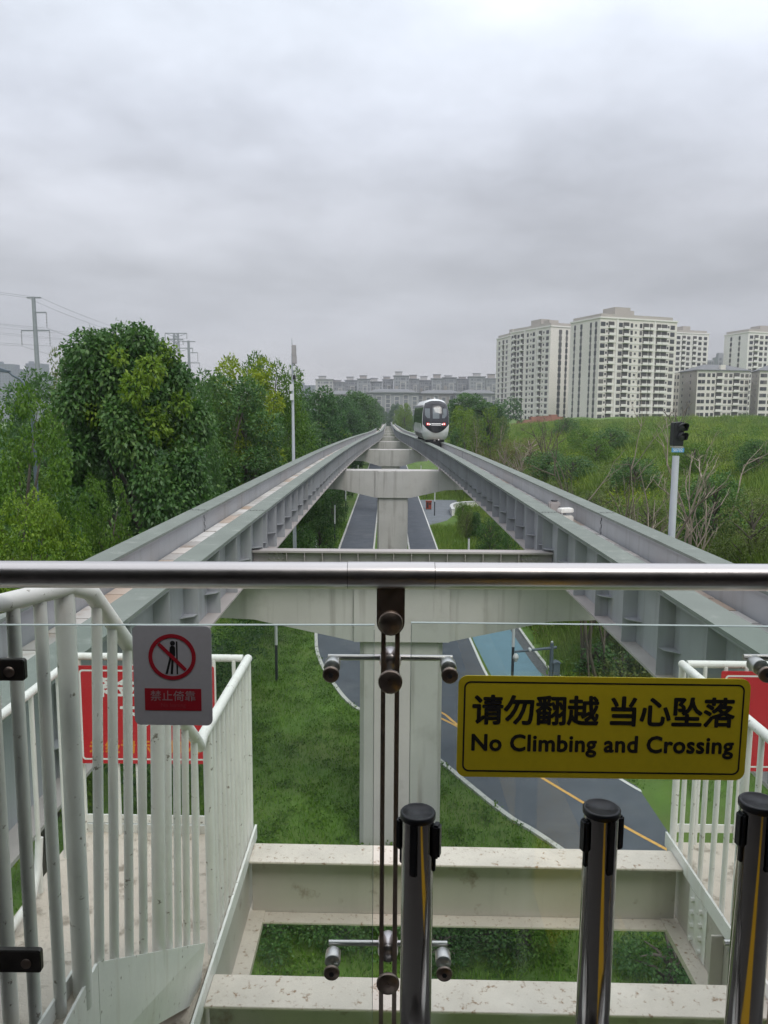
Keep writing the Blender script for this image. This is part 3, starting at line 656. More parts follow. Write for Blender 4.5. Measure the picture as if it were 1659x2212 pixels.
def guide_span(side, i):
    ya, yb_ = JY[i]+0.012, JY[i+1]-0.012; L_ = yb_-ya
    yc = ya
    train = ' under the white train' if (side > 0 and i == 2) else ''
    lab = [f'empty track girder span on the {SIDE_WORD[side]}, starting beside the station',
           f'long {"empty " if side < 0 else ""}track girder span on the {SIDE_WORD[side]} just past the crossbeam',
           'track girder span carrying the white train' if side > 0 else 'empty track girder span level with the white train on the other track'][i] if i < 3 else \
          f'distant track girder span of the {SIDE_WORD[side]} track, number {i-2} beyond the train'
    t = thing('track_girder', lab, 'track girder', tp_(side, ya, 1.05, -1.4), 'spans of the elevated tracks')
    step = 3.0 if ya < 200 else 12.0
    n = max(2, int(L_/step)+1); ys = [ya+L_*k/n for k in range(n+1)]
    near = i < 4
    for (a, b) in ((0.0, 0.5), (1.6, 2.1)):
        loft(MB(), side, ys, a, b, -0.055, 0.0).build('running_surface', m_cap, t)
        m = MB(); loft(m, side, ys, a+0.03, b-0.03, -0.10, -0.0565); m.build('cap_flange', m_web, t)
        loft(MB(), side, ys, a+(0.28 if a == 0 else 0.10), a+(0.40 if a == 0 else 0.22), -1.376, -0.1015).build('girder_web', m_web, t)
        loft(MB(), side, ys, a+0.0, b+0.0, -1.42, -1.3775).build('bottom_flange', m_flange, t)
    loft(MB(), side, ys, 0.402, 1.698, -0.66, -0.606).build('trough_floor', m_crossb, t)
    m = MB(); pl_ = 0.82 if near else 4.0
    for k in range(int(L_/pl_)):
        y = ya+k*pl_; loft(m, side, [y+0.02, y+pl_-0.035], 0.43, 1.67, -0.6055, -0.58)
    m.build('floor_plate', m_plates, t)  # separate pale floor plates with gaps between them
    if i < 6:
        k = 0; y = ya + (0.25 if i else 1.4); ns = 0
        sp = 1.84 if i < 4 else 3.7
        offs = [y0 for y0 in [ya+0.35 + (L_-0.7)*j/round(L_/sp) for j in range(round(L_/sp)+1)]]
        for y0 in offs:
            if i == 0 and y0 < 4: continue
            m = MB(); loft(m, side, [y0, y0+0.014], 0.02, 0.279, -1.3765, -0.102)
            if i < 4:                       # small shelf on the face towards the station
                a, b, c, d = tp_(side, y0-0.002, 0.04, -0.94), tp_(side, y0-0.002, 0.278, -0.94), tp_(side, y0-0.30, 0.278, -0.945), tp_(side, y0-0.16, 0.06, -0.935)
                up = Vector((0, 0, 0.012)); m.hexa([a, b, c, d], [a+up, b+up, c+up, d+up])
            m.build('stiffener', m_web, t)
            if i < 2 and abs(tcx(y0)) < 9:  # the outward facing row
                m = MB(); loft(m, side, [y0, y0+0.014], 1.823, 2.08, -1.3765, -0.102); m.build('stiffener', m_web, t)
    if 0 < i < 5:                            # finger joint at the near end
        m = MB()
        for a, b in ((0.0, 0.5), (1.6, 2.1)):
            pts = []
            nst = 6
            for q_ in range(nst):
                t0 = a+(b-a)*q_/nst; t1 = a+(b-a)*(q_+1)/nst; yy = ya+(0.10 if q_ % 2 else -0.02)
                pts += [(t0, yy), (t1, yy)]
            for (t0, y0), (t1, y1) in zip(pts, pts[1:]):
                if y0 == y1: loft(m, side, [y0-0.014, y0+0.014], t0, t1, 0.001, 0.003)
                else: loft(m, side, [min(y0, y1), max(y0, y1)], t0-0.01, t0+0.01, 0.001, 0.003)
        m.build('expansion_joint', m_dark, t)
        m = MB()
        for q_ in range(5):
            z1 = -0.12-q_*0.10; yy = ya+(0.09 if q_ % 2 else 0.0)
            loft(m, side, [yy-0.013, yy+0.013], 1.690, 1.6985, z1-0.10, z1)
        loft(m, side, [ya+0.03, ya+0.05], 0.272, 0.2785, -1.37, -0.12)
        m.build('joint_line', m_dark, t)
    return t
for i in range(len(JY)-1):
    for sd_ in (-1, 1): guide_span(sd_, i)

# crossbeam between the girders
yc = 20.45; zc_ = zt(yc)-1.0
cb = thing('cross_girder', 'grey ribbed steel crossbeam joining the two tracks above the handrail', 'crossbeam', (tcx(yc), yc, zc_))
xa, xb = tcx(yc)-hg(yc)-0.27, tcx(yc)+hg(yc)+0.27
MB().span((xa, yc-0.20, zc_-0.05), (xb, yc+0.20, zc_)).build('top_flange', m_flange, cb)
MB().span((xa, yc-0.02, zc_-0.56), (xb, yc+0.02, zc_-0.051)).build('web', m_crossb, cb)
MB().span((xa, yc-0.20, zc_-0.61), (xb, yc+0.20, zc_-0.561)).build('bottom_flange', m_crossb, cb)
for k in range(14):
    x = xa+0.92 + (xb-xa-1.84)*k/13.0
    if abs(k-6.5) < 1.1: pass
    MB().span((x-0.009, yc-0.19, zc_-0.5605), (x+0.009, yc-0.021, zc_-0.0515)).build('web_stiffener', m_flange, cb)
for x in (xa+0.62, xb-0.62):
    m = MB().span((x-0.26, yc-0.034, zc_-0.54), (x+0.26, yc-0.0205, zc_-0.06))
    for a in range(4):
        for b in range(4): m.lathe([(0.028, 0), (0.028, -0.03), (0.018, -0.04), (0, -0.04)], (x-0.19+a*0.127, yc-0.034, zc_-0.12-b*0.118), 8, 'Y')
    m.build('bolted_plate', m_crossb, cb)

# piers
def pier(y, lab):
    c = tcx(y); zt_ = zt(y)-1.42-0.17; half = hg(y)+1.95
    t = thing('viaduct_pier', lab, 'pier', (c, y, 0), 'concrete piers of the elevated track')
    hs = 1.32; dpt = 0.95
    cw, cdp = 1.16, 0.9
    m = MB().prism([(-cw+0.12, -cdp), (cw-0.12, -cdp), (cw, -cdp+0.12), (cw, cdp-0.12), (cw-0.12, cdp), (-cw+0.12, cdp), (-cw, cdp-0.12), (-cw, -cdp+0.12)],
                   lambda a, b, d: Vector((c+a, y+b, d)), -0.5, zt_-2.03)
    col = m.build('column', m_conc, t)
    z0 = zt_
    arm = [(-half, z0), (-half, z0-1.38), (-half*0.72, z0-1.45), (-hs, z0-2.05), (hs, z0-2.05), (half*0.72, z0-1.45), (half, z0-1.38), (half, z0)] if half > 3.6 else \
          [(-half, z0), (-half, z0-1.5), (-hs, z0-2.05), (hs, z0-2.05), (half, z0-1.5), (half, z0)]
    MB().prism(arm, lambda a, b, d: Vector((c+a, y+d, b)), -dpt, dpt).build('headstock', m_conc, t)
    MB().span((c-hs, y-dpt-0.10, z0-2.04), (c+hs, y-dpt-0.002, z0-0.06)).build('centre_block', m_conc, t)
    for s in (-1, 1):
        for tt in (0.25, 1.85):
            x = c+s*(hg(y)+tt)
            if abs(x-c) > half-0.1: x = c+s*(half-0.3)
            MB().span((x-0.24, y-0.5, z0+0.002), (x+0.24, y+0.5, z0+0.168)).build('bearing_pad', m_conc, t)
PL = ['widest concrete pier standing right behind the glass barrier post', 'concrete pier with stained headstock framing the greenway', 'concrete pier second beyond the ribbed crossbeam',
      'concrete pier next to the rear of the train', 'pale concrete pier where the tracks begin to converge', 'narrow concrete pier in the gap between the tracks']
for k, y in enumerate([21.75, 59, 96, 133, 170, 207, 244, 281, 340, 420]):
    pier(y, PL[k] if k < 6 else f'small distant concrete pier between the tracks, number {k-5} past the narrow one')

# track side devices on the right track
def dev(u, v, label, kind):
    y = 24.3 if kind == 0 else 22.9
    p = tp_(1, y, 0.95, -0.579)
    t = thing('trackside_device', label, 'track device', p)
    if kind == 0:
        MB().box(p+Vector((0.18, 0, 0.30)), (0.34, 0.34, 0.42)).build('housing', m_crossb, t, bevel=0.04)
        MB().lathe([(0.10, 0), (0.12, 0.03), (0.08, 0.05)], p+Vector((0.18, 0, 0.511)), 16).build('lid', m_blackpl, t)
        MB().prism([(-0.35, 0.0), (0.0, 0.0), (-0.05, 0.34)], lambda a, b, d: p+Vector((a, d, b)), -0.05, 0.05).build('bracket', m_blackpl, t)
        MB().tube([p+Vector((0.3, -0.2, 0.34)), p+Vector((0.4, -0.35, 0.25)), p+Vector((0.42, -0.7, 0.05)), p+Vector((0.30, -1.0, 0.03))], 0.05, 8).build('cable', m_blackpl, t)
    else:
        MB().box(p+Vector((0.25, 0, 0.13)), (0.38, 0.3, 0.24)).build('housing', m_plate, t, bevel=0.03)
        MB().box(p+Vector((0.22, 0, 0.40)), (0.42, 0.26, 0.14), rz=0.3).build('bracket', m_white, t, bevel=0.02)
        MB().lathe([(0.0, 0.0), (0.07, 0.0), (0.07, 0.12), (0.0, 0.12)], p+Vector((0.02, -0.05, 0.30)), 12).build('sensor', m_crossb, t)
        MB().box(p+Vector((0.02, -0.12, 0.14)), (0.06, 0.06, 0.3)).build('leg', m_blackpl, t)
dev(0, 0, 'small grey box with black cable on the trough of the right track', 0)
dev(0, 0, 'small white bracketed sensor on the trough of the right track', 1)

# signal on its pole
ys_ = 18.2
ps = at(1462, 1000, ys_); xs = ps.x
sg2 = thing('rail_signal', 'black two lamp signal on a pale grey pole beside the right track', 'signal', (xs, ys_, 8.5))
ztop = at(1459, 985, ys_).z; zbot = zt(ys_)-1.25
xg_ = tp_(1, ys_, 1.83, 0).x
for zz_ in (-0.45, -1.1): MB().bar((xg_, ys_, zt(ys_)+zz_), (xs-0.03, ys_, zt(ys_)+zz_), 0.12, 0.12).build('bracket', m_web, sg2)
MB().tube([(xs-0.03, ys_, zbot), (xs-0.03, ys_, ztop)], [0.085, 0.078], 20).build('pole', mat('galvanised pole', (0.50, 0.52, 0.57), 0.45, var=0.06, vscale=3), sg2)
sz = lambda v: at(1462, v, ys_).z
xh0, xh1 = at(1450, 940, ys_).x, at(1476, 940, ys_).x
MB().prism([(-0.14, sz(963)), (0.10, sz(963)), (0.10, sz(914)), (0.06, sz(911)), (-0.14, sz(913))], lambda a, b, d: Vector((xs+a+0.0, ys_+d, b)), -0.09, 0.16).build('housing', m_blackpl, sg2, bevel=0.012)
for v_ in (924, 944):
    zz = sz(v_)
    mm = Matrix.Rotation(R(8), 3, 'Z')
    m = MB(); n = 24; vs = []; fs = []
    for j, (rad, dy) in enumerate(((0.108, 0.0), (0.112, -0.20), (0.104, -0.20), (0.10, -0.005))):
        for k in range(n+1):
            a = R(-40 + 260*k/n); cut = 1.0 if dy == 0 or dy == -0.005 else (0.45+0.55*max(0, math.sin(a)))
            vs.append(Vector((xs+0.045, ys_-0.09, zz)) + mm @ Vector((rad*math.cos(a), dy*cut, rad*math.sin(a))))
    for j in range(3):
        for k in range(n): fs.append((j*(n+1)+k, j*(n+1)+k+1, (j+1)*(n+1)+k+1, (j+1)*(n+1)+k))
    m.add(vs, fs, True); vis = m.build('visor', m_blackpl, sg2)
    MB().lathe([(0.0, -0.02), (0.05, -0.017), (0.098, -0.002), (0.098, 0.01), (0, 0.01)], (xs+0.045, ys_-0.098, zz), 24, 'Y').build('lens', mat('signal lens', (0.05, 0.05, 0.055), 0.12), sg2)
MB().span((xs-0.13, ys_-0.13, sz(966.5)), (xs+0.09, ys_+0.13, sz(964))).build('bracket', m_crossb, sg2)
pz0, pz1 = sz(976.5), sz(967)
m_blue = mat('blue plate', (0.10, 0.30, 0.55), 0.4)
px0 = at(1447.5, 970, ys_).x; px1 = at(1474, 970, ys_).x; pc = (px0+px1)/2
MB().span((px0, ys_-0.112, pz0), (px1, ys_-0.104, pz1)).build('number_plate', m_blue, sg2)
text('lettering', 'S0702', 0.105, (pc, ys_-0.1125, (pz0+pz1)/2), (1, 0, 0), (0, 0, 1), m_white, sg2, sx=0.86)
# ================================================================== train
def make_train():
    y0 = 74.5; L_ = 15.0
    yc_ = y0; base = tp_(1, y0, 1.05, 0.0)
    far = tp_(1, y0+L_, 1.05, 0.0)
    head = math.atan2(far.x-base.x, L_)
    t = thing('train', 'white and black single rounded train car on the right track with red tail lights', 'train', base)
    ca, sa = math.cos(head), math.sin(head)
    def W(x, y, z): return Vector((base.x + x*ca + y*sa, base.y - x*sa + y*ca, base.z + 0.22 + z))
    HW = [(0.0, 0.92), (0.12, 1.06), (0.45, 1.19), (0.9, 1.26), (1.4, 1.29), (2.0, 1.285), (2.6, 1.25), (3.1, 1.18), (3.5, 1.06), (3.75, 0.89), (3.90, 0.66), (3.97, 0.35), (4.0, 0.0)]
    PR = [(0.0, 0.55), (0.3, 0.28), (0.8, 0.06), (1.3, 0.0), (1.9, 0.07), (2.5, 0.22), (3.1, 0.48), (3.5, 0.75), (3.8, 1.1), (4.0, 1.6)]
    def hw(z): return lerp_tab(HW, z)
    def yr(x, z):
        k = min(1.0, abs(x)/max(0.3, hw(z))); return lerp_tab(PR, z) + 0.42*k**3.2
    right = [(hw(z), z) for z in np.linspace(0.0, 3.97, 44)]
    out_ = right + [(0.0, 4.0)] + [(-x, z) for x, z in right[::-1]]
    n = len(out_)
    # body shell: side loft from tail to nose
    m = MB(); vs = []
    ysamp = [None, 0.25, 0.5, 0.75, 'e']
    for q in ysamp:
        for x, z in out_:
            a = yr(x, z)
            if q is None: y = a
            elif q == 'e': y = L_-a
            else: y = a+(L_-2*a)*q
            vs.append(W(x, y, z))
    fs = []
    for i in range(len(ysamp)-1):
        for k in range(n): fs.append((i*n+k, i*n+(k+1) % n, (i+1)*n+(k+1) % n, (i+1)*n+k))
    m.add(vs, fs, True)
    # ends, meshed in rings down to a centre line
    rings = 14; zc0 = 1.9
    for end in (0, 1):
        vs = []; 
        for j in range(rings+1):
            r_ = 1-j/rings
            for x, z in out_:
                xx, zz = x*r_, zc0+(z-zc0)*r_
                y = yr(xx, zz); vs.append(W(xx, y if not end else L_-y, zz))
        fs = []
        for j in range(rings):
            for k in range(n): fs.append((j*n+k, j*n+(k+1) % n, (j+1)*n+(k+1) % n, (j+1)*n+k))
        m.add(vs, fs, True)
    m_tw = mat('train white', (0.72, 0.74, 0.73), 0.25, coat=0.5, spec=0.5)
    m_tb = mat('train black gloss', (0.022, 0.022, 0.028), 0.16, coat=0.3)
    m_tg = mat('train window', (0.15, 0.17, 0.185), 0.08)
    m_sg = mat('train dark window', (0.012, 0.016, 0.014), 0.05)
    body = m.build('body', m_tw, t)
    bm = bmesh.new(); bm.from_mesh(body.data); bmesh.ops.remove_doubles(bm, verts=bm.verts, dist=1e-3); bmesh.ops.recalc_face_normals(bm, faces=bm.faces); bm.to_mesh(body.data); bm.free()
    # tail mask outline
    def mask_w(z):
        z0, z1 = 0.70, 3.80
        k = (z-z0)/(z1-z0); lo = min(1, max(0, (z-z0)/0.85))**0.5
        hi = min(1, max(0, (z1-z)/0.22))**0.5
        return hw(z)*0.992*lo*(0.35+0.65*hi if hi < 1 else 1)
    def patch(rows, off, name, mt, par=None, nx=16):
        """rows: list of (z, xa, xb) laid over the tail"""
        m = MB(); vs = []
        for z, xa, xb in rows:
            for k in range(nx+1):
                x = xa+(xb-xa)*k/nx; vs.append(W(x, yr(x, z)-off, z))
        fs = [(i*(nx+1)+k, i*(nx+1)+k+1, (i+1)*(nx+1)+k+1, (i+1)*(nx+1)+k) for i in range(len(rows)-1) for k in range(nx)]
        m.add(vs, fs, True); return m.build(name, mt, par or t, fixn=False)
    zs = list(0.70+0.85*np.linspace(0, 1, 14)**2) + list(np.linspace(1.60, 3.52, 16)) + list(3.80-0.22*np.linspace(1, 0, 7)[0:]**2*1.0)
    patch([(z, -mask_w(z), mask_w(z)) for z in sorted(zs)], 0.014, 'tail_mask', m_tb, nx=30)
    rowz = lambda a, b, k=8: list(np.linspace(a, b, k))
    patch([(z, -0.32, 0.32) for z in rowz(2.08, 3.12)], 0.026, 'tail_window', m_tg)
    patch([(z, -1.06+0.26*max(0, (2.45-z)/0.35)**1.5, -0.58) for z in rowz(2.12, 3.05)], 0.026, 'tail_window', m_tg)
    patch([(z, 0.58, 1.06-0.26*max(0, (2.45-z)/0.35)**1.5) for z in rowz(2.12, 3.05)], 0.026, 'tail_window', m_tg)
    for s in (-1, 1):
        patch([(z, s*0.49-0.014, s*0.49+0.014) for z in rowz(0.85, 3.42, 14)], 0.028, 'door_seam', m_ink, nx=1)
    patch([(z, -0.49, 0.49) for z in (3.41, 3.44)], 0.028, 'door_seam', m_ink)
    m_tr = mat('tail lamp', (0.6, 0.02, 0.02), 0.3, emit=(1, 0.07, 0.06), estr=0.35); m_lw = mat('lamp white', (0.8, 0.8, 0.82), 0.3, emit=(1, 0.95, 0.95), estr=0.45)
    for s in (-1, 1):
        l = patch([(z, min(s*0.92, s*0.66), max(s*0.92, s*0.66)) for z in rowz(1.44, 1.68, 4)], 0.030, 'tail_lamp', m_tr, nx=4)
        patch([(z, min(s*0.86, s*0.73), max(s*0.86, s*0.73)) for z in rowz(1.50, 1.63, 3)], 0.036, 'bulb', mat('bulb', (1, .6, .6), .3, emit=(1, 0.6, 0.55), estr=1.3), l, nx=2)
        patch([(z, min(s*0.655, s*0.53), max(s*0.655, s*0.53)) for z in rowz(1.47, 1.61, 3)], 0.030, 'reverse_lamp', m_lw, nx=2)
    for z in (1.60, 1.47): patch([(z-0.022, -0.46, 0.46), (z+0.022, -0.46, 0.46)], 0.032, 'light_bar', m_lw)
    MB().tube([W(0.92, yr(0.92, 3.42)-0.07, 3.42), W(0.62, yr(0.62, 2.9)-0.09, 2.95), W(0.66, yr(0.66, 2.45)-0.06, 2.45)], 0.025, 6).build('wiper', m_ink, t)
    # sides
    for s in (-1, 1):
        def spatch(rows, off, name, mt, nz=8):
            m = MB(); vs = []
            for y, za, zb in rows:
                for k in range(nz+1):
                    z = za+(zb-za)*k/nz; vs.append(W(s*(hw(z)+off), y, z))
            m.add(vs, [(i*(nz+1)+k, i*(nz+1)+k+1, (i+1)*(nz+1)+k+1, (i+1)*(nz+1)+k) for i in range(len(rows)-1) for k in range(nz)], True)
            return m.build(name, mt, t, fixn=False)
        rows = []
        for y in np.linspace(0.95, L_-0.95, 40):
            lo = 1.62
            d = min(y, L_-y)
            if d < 3.0: lo = 1.62-0.7*((3.0-d)/2.05)**1.6
            hi = 3.42 - (0.25*max(0, (1.7-d)/0.75)); rows.append((y, lo, hi))
        spatch(rows, 0.012, 'side_glazing', m_sg)
        for y in (4.0, 7.5, 11.0): spatch([(y-0.04, 0.1, 3.4), (y+0.04, 0.1, 3.4)], 0.022, 'door_seam', m_ink)
        spatch([(1.9, 0.10, 0.48), (2.2, 0.10, 0.62), (3.1, 0.10, 0.62), (7.4, 0.10, 0.62), (L_-1.9, 0.10, 0.62)], 0.014, 'skirt_panel', mat('skirt dark', (0.07, 0.07, 0.07), 0.5))
    MB().lathe([(0.0, 0.06), (0.09, 0.06), (0.09, -0.03), (0.0, -0.03)], W(0.0, 2.2, 4.06), 12).build('roof_beacon', m_tw, t)
    # bogies
    for yb_ in (2.0, L_-2.0):
        b = MB().span(W(-0.9, yb_-0.9, -0.75), W(0.9, yb_+0.9, 0.05)).build('bogie', m_blackpl, t)
        for s in (-1, 1):
            MB().lathe([(0.0, -0.14), (0.26, -0.14), (0.30, -0.10), (0.30, 0.10), (0.26, 0.14), (0, 0.14)], W(s*0.78, yb_-0.7, 0.075), 20, 'X').build('wheel', m_ink, b)
    MB().span(W(-0.55, 0.9, -0.06), W(0.55, 3.0, 0.06)).build('underframe', m_blackpl, t)
    MB().span(W(-1.0, 1.0, 0.01), W(1.0, L_-1.0, 0.05)).build('underframe', m_blackpl, t)
    MB().lathe([(0, -0.05), (0.05, -0.05), (0.06, 0), (0, 0.0)], W(0.35, 0.85, 0.02), 10, 'Y').build('marker_lamp', m_lw, t)
    MB().lathe([(0.12, -0.1), (0.05, 0.12)], W(-0.05, 0.9, -0.02), 10).build('coupler', m_crossb, t)
    return t
make_train()
# ================================================================== ground, roads, small street things
rng = np.random.default_rng(7); random.seed(5)
def sst(t): t = min(1, max(0, t)); return t*t*(3-2*t)
def sstv(t): t = np.clip(t, 0, 1); return t*t*(3-2*t)
def terr(x, y):                         # height of the land
    x = np.asarray(x, float); y = np.asarray(y, float)
    edge = 8.8 + 4.0*sstv((24-y)/16) + 3.4*sstv((y-44)/20)
    h = 6.0*sstv((x-edge)/7.5) + 3.4*sstv((x-edge-4)/24) + 1.9*sstv((x-45)/45)
    wob = (0.35*np.sin(x*0.31+1.3)*np.cos(y*0.17+.4) + 0.22*np.sin(x*0.11-y*0.23) + 0.25*np.sin(y*0.07+x*0.05))
    h = h + wob*sstv((x-edge-2)/12)
    far = sstv((y-230)/80)*sstv((60-x)/40)
    return h*(1-far) - 0.0*y
def grid_mesh(name, xs, ys, mt, kind='structure'):
    X, Y = np.meshgrid(xs, ys); Z = terr(X, Y); nx, ny = len(xs), len(ys)
    co = np.stack([X.ravel(), Y.ravel(), Z.ravel()], 1)
    i = np.arange((ny-1)*(nx-1)); r, c = i//(nx-1), i % (nx-1); a = r*nx+c
    return fast_mesh(name, co, np.stack([a, a+1, a+nx+1, a+nx], 1), mt, smooth=True, kind=kind)
def fast_mesh(name, co, faces, mt, parent=None, smooth=False, kind=None, link_=True):
    me = bpy.data.meshes.new(name); k = faces.shape[1]; nf = len(faces)
    me.vertices.add(len(co)); me.vertices.foreach_set('co', np.ascontiguousarray(co, np.float32).ravel())
    me.loops.add(nf*k); me.loops.foreach_set('vertex_index', np.ascontiguousarray(faces, np.int32).ravel())
    me.polygons.add(nf); me.polygons.foreach_set('loop_start', np.arange(0, nf*k, k, dtype=np.int32))
    try: me.polygons.foreach_set('loop_total', np.full(nf, k, np.int32))
    except Exception: pass
    if smooth: me.polygons.foreach_set('use_smooth', np.ones(nf, bool))
    me.update(calc_edges=True); me.materials.append(mt)
    if not link_: return me
    o = link(name, me, parent)
    if kind: o['kind'] = kind
    return o
m_grass = mat('lawn soil and grass', (0.085, 0.165, 0.022), 0.9, var=0.4, vscale=0.6, dirt=(0.115, 0.17, 0.03), dscale=0.25, dth=(0.45, 0.65), bump=0.6, bscale=8)
xs = np.concatenate([np.linspace(-3000, -200, 8), np.linspace(-180, -30, 14), np.arange(-26, 100, 1.5), np.linspace(105, 300, 24), np.linspace(400, 3000, 8)])
ys = np.concatenate([np.linspace(-300, -30, 6), np.arange(-20, 160, 2.0), np.linspace(165, 500, 40), np.linspace(560, 4500, 14)])
ground = grid_mesh('ground', xs, ys, m_grass)
m_asph = mat('blue grey asphalt', (0.085, 0.098, 0.118), 0.8, var=0.18, vscale=0.9, dirt=(0.13, 0.14, 0.155), dscale=0.4, dth=(0.5, 0.75), bump=0.25, bscale=40)
m_bay = mat('light blue paving', (0.13, 0.24, 0.30), 0.75, var=0.1, vscale=1.2)
m_kerb = mat('kerb stone', (0.55, 0.55, 0.52), 0.8, var=0.12, vscale=3, dirt=(0.25, 0.26, 0.2), dscale=2.5, dth=(0.55, 0.7))
m_line = mat('road paint white', (0.70, 0.70, 0.68), 0.7, var=0.1, vscale=5)
m_yline = mat('road paint yellow', (0.70, 0.40, 0.10), 0.7, var=0.12, vscale=5)
m_cob = mat('cobble edge', (0.10, 0.105, 0.11), 0.85, var=0.4, vscale=5, bump=0.5, bscale=12)
m_pave = mat('grey paving', (0.16, 0.18, 0.20), 0.8, var=0.15, vscale=0.8)
def smooth_line(pts, n=8):
    P = [np.array(p, float) for p in pts]; out_ = []
    for i in range(len(P)-1):
        p0, p1, p2, p3 = P[max(i-1, 0)], P[i], P[i+1], P[min(i+2, len(P)-1)]
        for k in range(n):
            t = k/n
            out_.append(0.5*((2*p1)+(-p0+p2)*t+(2*p0-5*p1+4*p2-p3)*t*t+(-p0+3*p1-3*p2+p3)*t**3))
    out_.append(P[-1]); return out_
def ribbon(A, B, z, name, mt, kind='structure', n=60):
    """sheet between two plan curves"""
    def res(P):
        P = np.array(P); d = np.r_[0, np.cumsum(np.linalg.norm(np.diff(P, axis=0), axis=1))]; t = np.linspace(0, d[-1], n)
        return np.stack([np.interp(t, d, P[:, 0]), np.interp(t, d, P[:, 1])], 1)
    a, b = res(A), res(B); m = MB()
    m.add([(p[0], p[1], z) for p in a]+[(p[0], p[1], z) for p in b], [(i, i+1, n+i+1, n+i) for i in range(n-1)])
    o = m.build(name, mt, None); o['kind'] = kind; return o
def strip(P, w_, h_, name, mt, z=0.0, kind='structure', gaps=None, obj=True):
    P = [np.array(p) for p in P]; m = MB() if obj is True else obj
    for i, (a, b) in enumerate(zip(P, P[1:])):
        d = b-a; L_ = np.linalg.norm(d)
        if L_ < 1e-6: continue
        nrm = np.array([-d[1], d[0]])/L_*w_/2; e = d/L_*0.004
        c = [a+e+nrm, b-e+nrm, b-e-nrm, a+e-nrm]
        m.hexa([(p[0], p[1], z-0.1 if h_ > 0.03 else z) for p in c], [(p[0], p[1], z+h_) for p in c])
    if obj is not True: return m
    o = m.build(name, mt, None); o['kind'] = kind; return o
pt = lambda u, v, z=0: (gp(u, v, z).x, gp(u, v, z).y)
Ledge = smooth_line([(-4.4, 420), (-4.4, 120), (-4.4, 64), (-4.3, 48), pt(683, 1385), pt(692, 1430), pt(725, 1485), pt(768, 1530), (0.4, 29.4), pt(955, 1650), pt(1090, 1760), pt(1200, 1830), (9.2, 13.5), (16, 5.5), (26, -4)])
Redge = smooth_line([(4.75, 420), (4.75, 120), (4.7, 64), (4.65, 48), pt(1020, 1390), pt(1065, 1480), (5.8, 30.5), pt(1340, 1683), pt(1450, 1735), (13.4, 19), (20.5, 12), (32, 1)])
ribbon(Ledge, Redge, 0.004, 'greenway_road', m_asph, n=160)
# median island with the piers
med = smooth_line([(-1.2, 420), (-1.2, 105), (-1.15, 48), (-1.0, 41), (-0.3, 37.5), (0.45, 36.8), (1.25, 37.5), (1.9, 41), (2.05, 48), (2.1, 105), (2.1, 420)], 6)
m = MB(); hw_ = len(med)//2
m.add([(p[0], p[1], 0.010) for p in med], [tuple(range(len(med)))]); o = m.build('median_island', m_grass); o['kind'] = 'structure'
strip(med, 0.16, 0.07, 'median_kerb', m_kerb)
strip([p for p in Ledge if p[1] < 420], 0.17, 0.08, 'left_kerb', m_kerb)
strip([p for p in Redge if p[1] > 10], 0.12, 0.008, 'road_edge_line', m_line, z=0.004)
cl1 = smooth_line([(1.2, 32.3), pt(955, 1540), pt(1000, 1574), pt(1170, 1680), pt(1430, 1830), (12.4, 15.3), (19.4, 7.5)])
strip(cl1, 0.12, 0.003, 'road_centre_line', m_yline, z=0.006)
cl2 = smooth_line([(1.3, 31.6), pt(957, 1554), pt(985, 1568), pt(1000, 1577)])
strip(cl2, 0.12, 0.003, 'road_centre_line', m_yline, z=0.006)
# light blue bay, cobble edge and kerb
bayR = smooth_line([(7.1, 49), pt(1112, 1376), pt(1128, 1400), pt(1150, 1432), pt(1180, 1462), (9.2, 32.8), (11.6, 30.2)])
bayL = [(4.85, 49), (4.85, 41), (5.1, 34.5), (5.7, 31.5), (6.8, 29.3), (8.2, 27.6)]
ribbon(bayL, bayR, 0.008, 'light_blue_bay', m_bay)
off = [(p[0]+0.55, p[1]+0.12) for p in bayR]
ribbon(bayR, off, 0.012, 'cobble_edge', m_cob)
strip(off, 0.14, 0.1, 'bay_kerb', m_kerb)
# paving beside the bin, further paths
ribbon([(4.8, 112), (4.8, 95), (4.8, 86)], [(11.3, 112), (9.3, 99), (7.1, 90)], 0.008, 'side_paving', m_pave)
ribbon([(8.6, 90), (9.7, 80), (10.3, 69), (9.9, 60)], [(11.0, 90), (11.6, 80), (11.9, 69), (11.5, 60)], 0.06, 'garden_path', m_pave)

m_lampw = mat('lamp tube', (0.66, 0.67, 0.68), 0.4); m_lampd = mat('lamp dark shaft', (0.035, 0.04, 0.045), 0.5, 0.3)
def lamp(x, y, label):
    t = thing('path_lamp', label, 'lamp post', (x, y, 0), 'slim lamp posts along the greenway')
    MB().tube([(x, y, -0.1), (x, y, 1.75)], 0.065, 12).build('shaft', m_lampd, t)
    MB().tube([(x, y, 1.751), (x, y, 3.6)], 0.07, 12).build('light_tube', m_lampw, t)
    MB().lathe([(0, 0), (0.085, 0), (0.085, 0.05), (0, 0.06)], (x, y, 3.601), 12).build('cap', m_lampd, t)
LW = {33.5: 'under the near pier', 52: 'just beyond the ribbed crossbeam', 70.5: 'halfway to the stained pier headstock', 89: 'right before the stained pier headstock', 107.5: 'seen above the stained headstock', 126: 'farthest up the greenway'}
for y, wd in LW.items():
    y = (y-1.4)*1.078
    lamp(-5.1, y, f'slim lamp post on the lawn side, {wd}')
    if wd[:4] != 'half': lamp(5.9, y, f'slim lamp post on the meadow side, {wd}')

